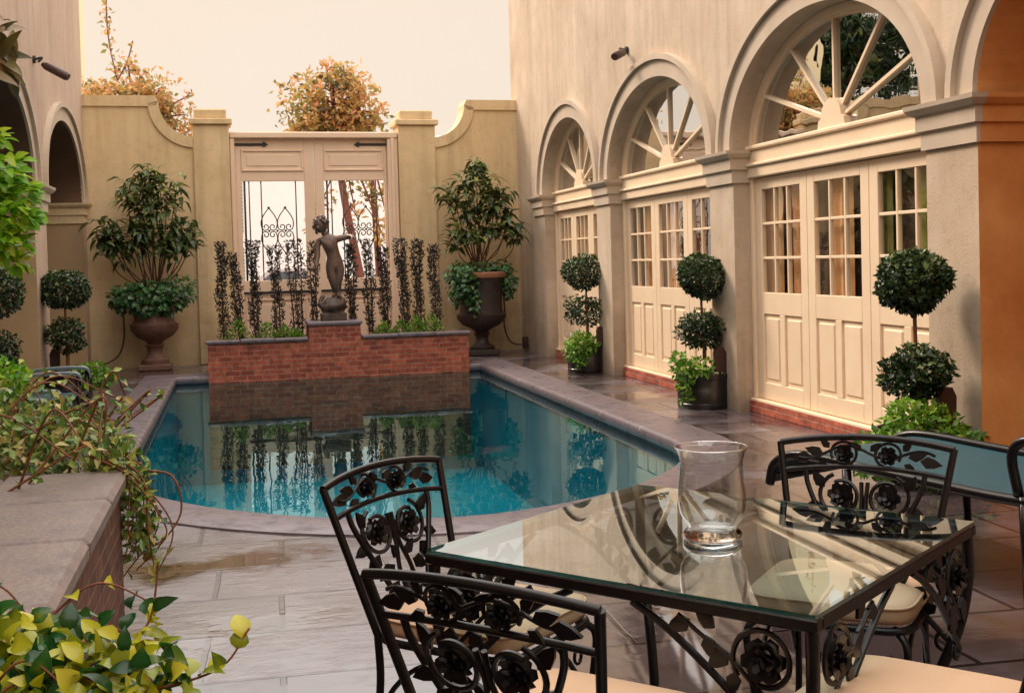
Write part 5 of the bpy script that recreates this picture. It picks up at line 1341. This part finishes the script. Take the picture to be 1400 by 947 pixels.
# ================================================================ BEYOND THE WALL
def tree(x, y, lab, trunks, clumps, mat='f_tree', bark='bark_red', n_leaf=150, L=.13, shoots=()):
    t = thing('street_tree', lab, 'tree', (x, y, 0)); mb = MB(); P = []; D = []; S = []
    for pth, r in trunks: 
        path = curve_pts(pth, 6); mb.tube(path, list(np.linspace(r, r * .55, len(path))), 8)
    for cx_, cy_, cz, r, k in clumps:
        tr_ = trunks[int(rng.integers(len(trunks)))][0][-1]
        mb.tube(curve_pts([tr_, (V3(tr_) + V3((cx_, cy_, cz))) / 2 + V3((0, 0, .15)), (cx_, cy_, cz)], 4), [.045, .04, .035, .03, .025, .02, .018, .014, .01], 5)
        d = rdir(k); P.append(np.array((cx_, cy_, cz)) + d * (rng.random(k) ** .5)[:, None] * r); D.append(d * .4 + rdir(k) + [0, 0, -.2]); base = rng.uniform(.25, .75); S.append(np.clip(rng.normal(base, .22, k) + .15 * d[:, 2], 0, 1))
    for pth, k in shoots:
        path = curve_pts(pth, 8); mb.tube(path, .014, 5); idx = rng.integers(0, len(path), k)
        P.append(np.array(path)[idx] + rng.normal(0, .05, (k, 3))); D.append(rdir(k) + [0, 0, .2]); S.append(rng.random(k))
    mb.build('trunk', M[bark], t, smooth=True)
    P = np.concatenate(P); n = len(P)
    leaves('crown', P, np.concatenate(D), rdir(n), rng.uniform(.6, 1.3, n) * L, rng.uniform(.6, 1.2, n) * L * .55, np.concatenate(S), M[mat], t)
    return t
def crown(c, R, k, nleaf, flat=1.0):
    out = []
    for i in range(k):
        d = rdir(1)[0]; d[2] = d[2] * .9
        q = V3(c) + d * V3(R) * rng.uniform(.45, 1.0)
        out.append((*q, rng.uniform(.22, .42), int(nleaf * rng.uniform(.6, 1.3))))
    return out
tree(2.0, 24.2, 'orange brown leafed tree rising behind the gate', [([(.6, 0, 0), (.35, 0, 1.5), (.1, 0, 3.0), (0, 0, 4.2)], .10), ([(.85, .3, 0), (.80, .3, 1.6), (.72, .3, 3.1), (.5, .2, 4.3)], .085)],
     [c for c in crown((0.0, 0, 4.6), (1.1, .6, .78), 48, 62) if True] + [(-.05, 0, 5.35, .22, 60), (.2, 0, 5.25, .25, 80), (-.75, 0, 4.2, .3, 90), (.85, 0, 4.5, .25, 70)] + [(.75, .1, 2.9, .35, 60), (-.3, .1, 2.75, .3, 50), (.35, .2, 2.55, .25, 40), (1.0, .1, 2.3, .3, 60), (-.5, .1, 2.3, .2, 40), (.3, 0, 3.1, .4, 80), (1.1, .2, 3.0, .3, 60), (.9, 0, 1.95, .25, 40)], L=.14)
tree(-1.75, 23.6, 'red and green tree behind the left end of the wall', [([(0, 0, 0), (.05, 0, 2), (0, 0, 3.9)], .12)],
     crown((.05, 0, 4.5), (1.0, .6, .72), 46, 70) + [(.75, 0, 4.2, .25, 70), (.95, 0, 4.05, .18, 40), (-.8, 0, 4.7, .25, 70), (.1, 0, 5.1, .25, 60), (-.1, 0, 5.3, .2, 50)], L=.12,
     shoots=[([(-.3, 0, 5.0), (-.42, 0, 5.7), (-.45, 0, 6.3), (-.42, 0, 7.1)], 90), ([(-.3, 0, 5.0), (-.1, 0, 5.4), (.0, 0, 5.75)], 14), ([(.5, 0, 4.5), (.9, 0, 4.7), (1.0, 0, 4.8)], 8)])
tree(-7.4, 32.0, 'dense green tree hidden behind the left building, mirrored in the fanlights', [([(0, 0, 0), (.1, 0, 2.5), (0, 0, 5.8)], .25)],
     [(q[0], q[1], q[2], q[3] * 1.5, q[4]) for q in crown((0, 0, 7.2), (2.9, 1.6, 2.3), 80, 150)], mat='f_topiary', bark='bark', L=.24)
# houses beyond
hs = thing('yellow_house', 'pale yellow house corner beyond the left building', 'house', (-4.45, 29, 0))
mb = MB(); mb.box(.3, 1.42, -2.4, -1.6, 0, 9); mb.build('wall', M['yellow'], hs)
mb = MB(); mb.box(.2, 1.5, -2.5, -1.5, 9.001, 9.2); mb.build('roof', M['pale'], hs)
hs = thing('shuttered_house', 'green shuttered house across the street, its added white wall standing in for bright sky', 'house', (-2.0, 36, 0))
mb = MB(); mb.box(-9, 12, 0, 6, 0, 5.0); mb.build('wall', M['white'], hs)  # wide white wall added to whiten the gate openings and pool reflections
mb = MB(); mb.bbox(-9.1, 12.1, -.15, 6.1, 5.001, 5.25, .04); mb.build('roof', M['white'], hs)
for z in (.4, 2.5):
    mb = MB(); mb.box(1.35, 1.8, -.03, .01, z, z + 1.7); w = mb.build('window', M['car_glass'], hs)
    mb = MB()
    for k in range(16): mb.box(1.82, 2.22, -.06, -.005, z + k * .105, z + k * .105 + .07)
    mb.build('shutter', M['shutter'], w)
# parked car in the street
cr = thing('parked_car', 'pale parked car glimpsed through the gate grilles', 'car', (1.3, 27.2, 0))
mb = MB()
body = [(-2.1, .35), (-2.15, .75), (-1.9, .88), (-1.2, .95), (-.65, 1.42), (.75, 1.45), (1.35, .98), (2.05, .86), (2.15, .6), (2.1, .35)]
secs = [(-.82, .93), (-.86, 1.0), (.86, 1.0), (.82, .93)]
for s_ in (1,):
    mb.prism(body, lambda p: (p[0], -.86 + max(0, p[1] - .95) * .35, p[1]), lambda p: (p[0], .86 - max(0, p[1] - .95) * .35, p[1]))
bo = mb.build('body', M['car'], cr, smooth=True, angle=30)
mb = MB(); mb.prism([(-1.0, .98), (-.58, 1.36), (.02, 1.38), (.02, .98)], lambda p: (p[0], -.872 + max(0, p[1] - .95) * .35, p[1]), lambda p: (p[0], -.85 + max(0, p[1] - .95) * .35, p[1]))
mb.prism([(.08, .98), (.08, 1.38), (.68, 1.38), (1.1, .98)], lambda p: (p[0], -.872 + max(0, p[1] - .95) * .35, p[1]), lambda p: (p[0], -.85 + max(0, p[1] - .95) * .35, p[1]))
mb.build('window', M['car_glass'], cr)
for x in (-1.35, 1.3):
    for y in (-.80, .80):
        mb = MB(); mb.tube([(x, y - .1, .33), (x, y + .1, .33)], .33, 20); wh = mb.build('wheel', M['rubber'], cr, smooth=True, angle=40)
        mb = MB(); mb.tube([(x, y - .115, .33), (x, y + .115, .33)], .19, 16); mb.build('hub', M['car'], wh)

# ================================================================ CAMERA, LIGHT, WORLD
f, yaw, pitch, roll, cyp, h = 1651.5, .2231, .031, -.027, 405.75, 1.5
fwd = V3((math.sin(yaw) * math.cos(pitch), math.cos(yaw) * math.cos(pitch), -math.sin(pitch)))
r0 = V3((math.cos(yaw), -math.sin(yaw), 0)); u0 = np.cross(r0, fwd)
cr_, sr_ = math.cos(roll), math.sin(roll)
rt = cr_ * r0 + sr_ * u0; upv = -sr_ * r0 + cr_ * u0
cam = bpy.data.cameras.new('camera'); co = bpy.data.objects.new('camera', cam); col.objects.link(co)
mw = Matrix.Identity(4)
for i in range(3): mw[i][0], mw[i][1], mw[i][2] = rt[i], upv[i], -fwd[i]
mw[0][3], mw[1][3], mw[2][3] = 0, 0, h
co.matrix_world = mw
cam.sensor_width = 36; cam.lens = f / 1400 * 36; cam.shift_y = (cyp - 473.5) / 1400
cam.clip_start = .05; cam.clip_end = 2000
scene.camera = co

SE, SA = math.radians(42), math.radians(0)
sd_ = nrm(V3((-.55, .62, .75)))
sun = bpy.data.lights.new('sun', 'SUN'); so = bpy.data.objects.new('sun', sun); col.objects.link(so)
sun.energy = 3.4; sun.angle = math.radians(16); sun.color = (1, .82, .66)
so.rotation_euler = Vector(sd_).to_track_quat('Z', 'Y').to_euler()
so.location = (0, 10, 12)

w = bpy.data.worlds.new('World'); scene.world = w; w.use_nodes = True
nt = w.node_tree; nt.nodes.clear(); L = nt.links.new
out = nt.nodes.new('ShaderNodeOutputWorld'); bg = nt.nodes.new('ShaderNodeBackground')
sky = nt.nodes.new('ShaderNodeTexSky'); sky.sky_type = 'NISHITA'; sky.sun_disc = False
sky.sun_elevation = math.asin(sd_[2]); sky.sun_rotation = math.atan2(sd_[0], sd_[1]); sky.air_density = 1.5; sky.dust_density = 6
tc = nt.nodes.new('ShaderNodeTexCoord'); sp = nt.nodes.new('ShaderNodeSeparateXYZ'); L(tc.outputs['Generated'], sp.inputs[0])
# overcast veil: warm cream near the horizon, brighter overhead
veil = ramp(nt, sp.outputs[2], [(0, (.80, .70, .60)), (.115, (.645, .555, .464)), (.215, (.645, .540, .443)), (.31, (1.3, 1.18, 1.1)), (1, (2.25, 2.1, 2.0))])
sc_ = node(nt, 'ShaderNodeVectorMath', _operation='SCALE'); L(sky.outputs[0], sc_.inputs[0]); sc_.inputs['Scale'].default_value = .07
mx = node(nt, 'ShaderNodeMix', _data_type='RGBA'); mx.inputs[0].default_value = .90
sn = node(nt, 'ShaderNodeTexNoise', Scale=1.6, Detail=4.0); L(tc.outputs['Generated'], sn.inputs['Vector'])
srp = ramp(nt, sn.outputs[0], [(.35, (.965, .945, .925)), (.65, (1.02, 1.02, 1.02))])
vm = node(nt, 'ShaderNodeMix', _data_type='RGBA', _blend_type='MULTIPLY'); vm.inputs[0].default_value = 1.0
L(veil.outputs[0], vm.inputs[6]); L(srp.outputs[0], vm.inputs[7])
L(sc_.outputs[0], mx.inputs[6]); L(vm.outputs[2], mx.inputs[7])
L(mx.outputs[2], bg.inputs[0]); bg.inputs[1].default_value = 1.55
L(bg.outputs[0], out.inputs[0])

scene.view_settings.view_transform = 'Standard'; scene.view_settings.look = 'None'; scene.view_settings.exposure = 0
scene.render.engine = 'CYCLES'
scene.cycles.max_bounces = 10; scene.cycles.transparent_max_bounces = 16; scene.cycles.caustics_reflective = False; scene.cycles.caustics_refractive = False
scene.cycles.use_denoising = True
bpy.context.view_layer.update()
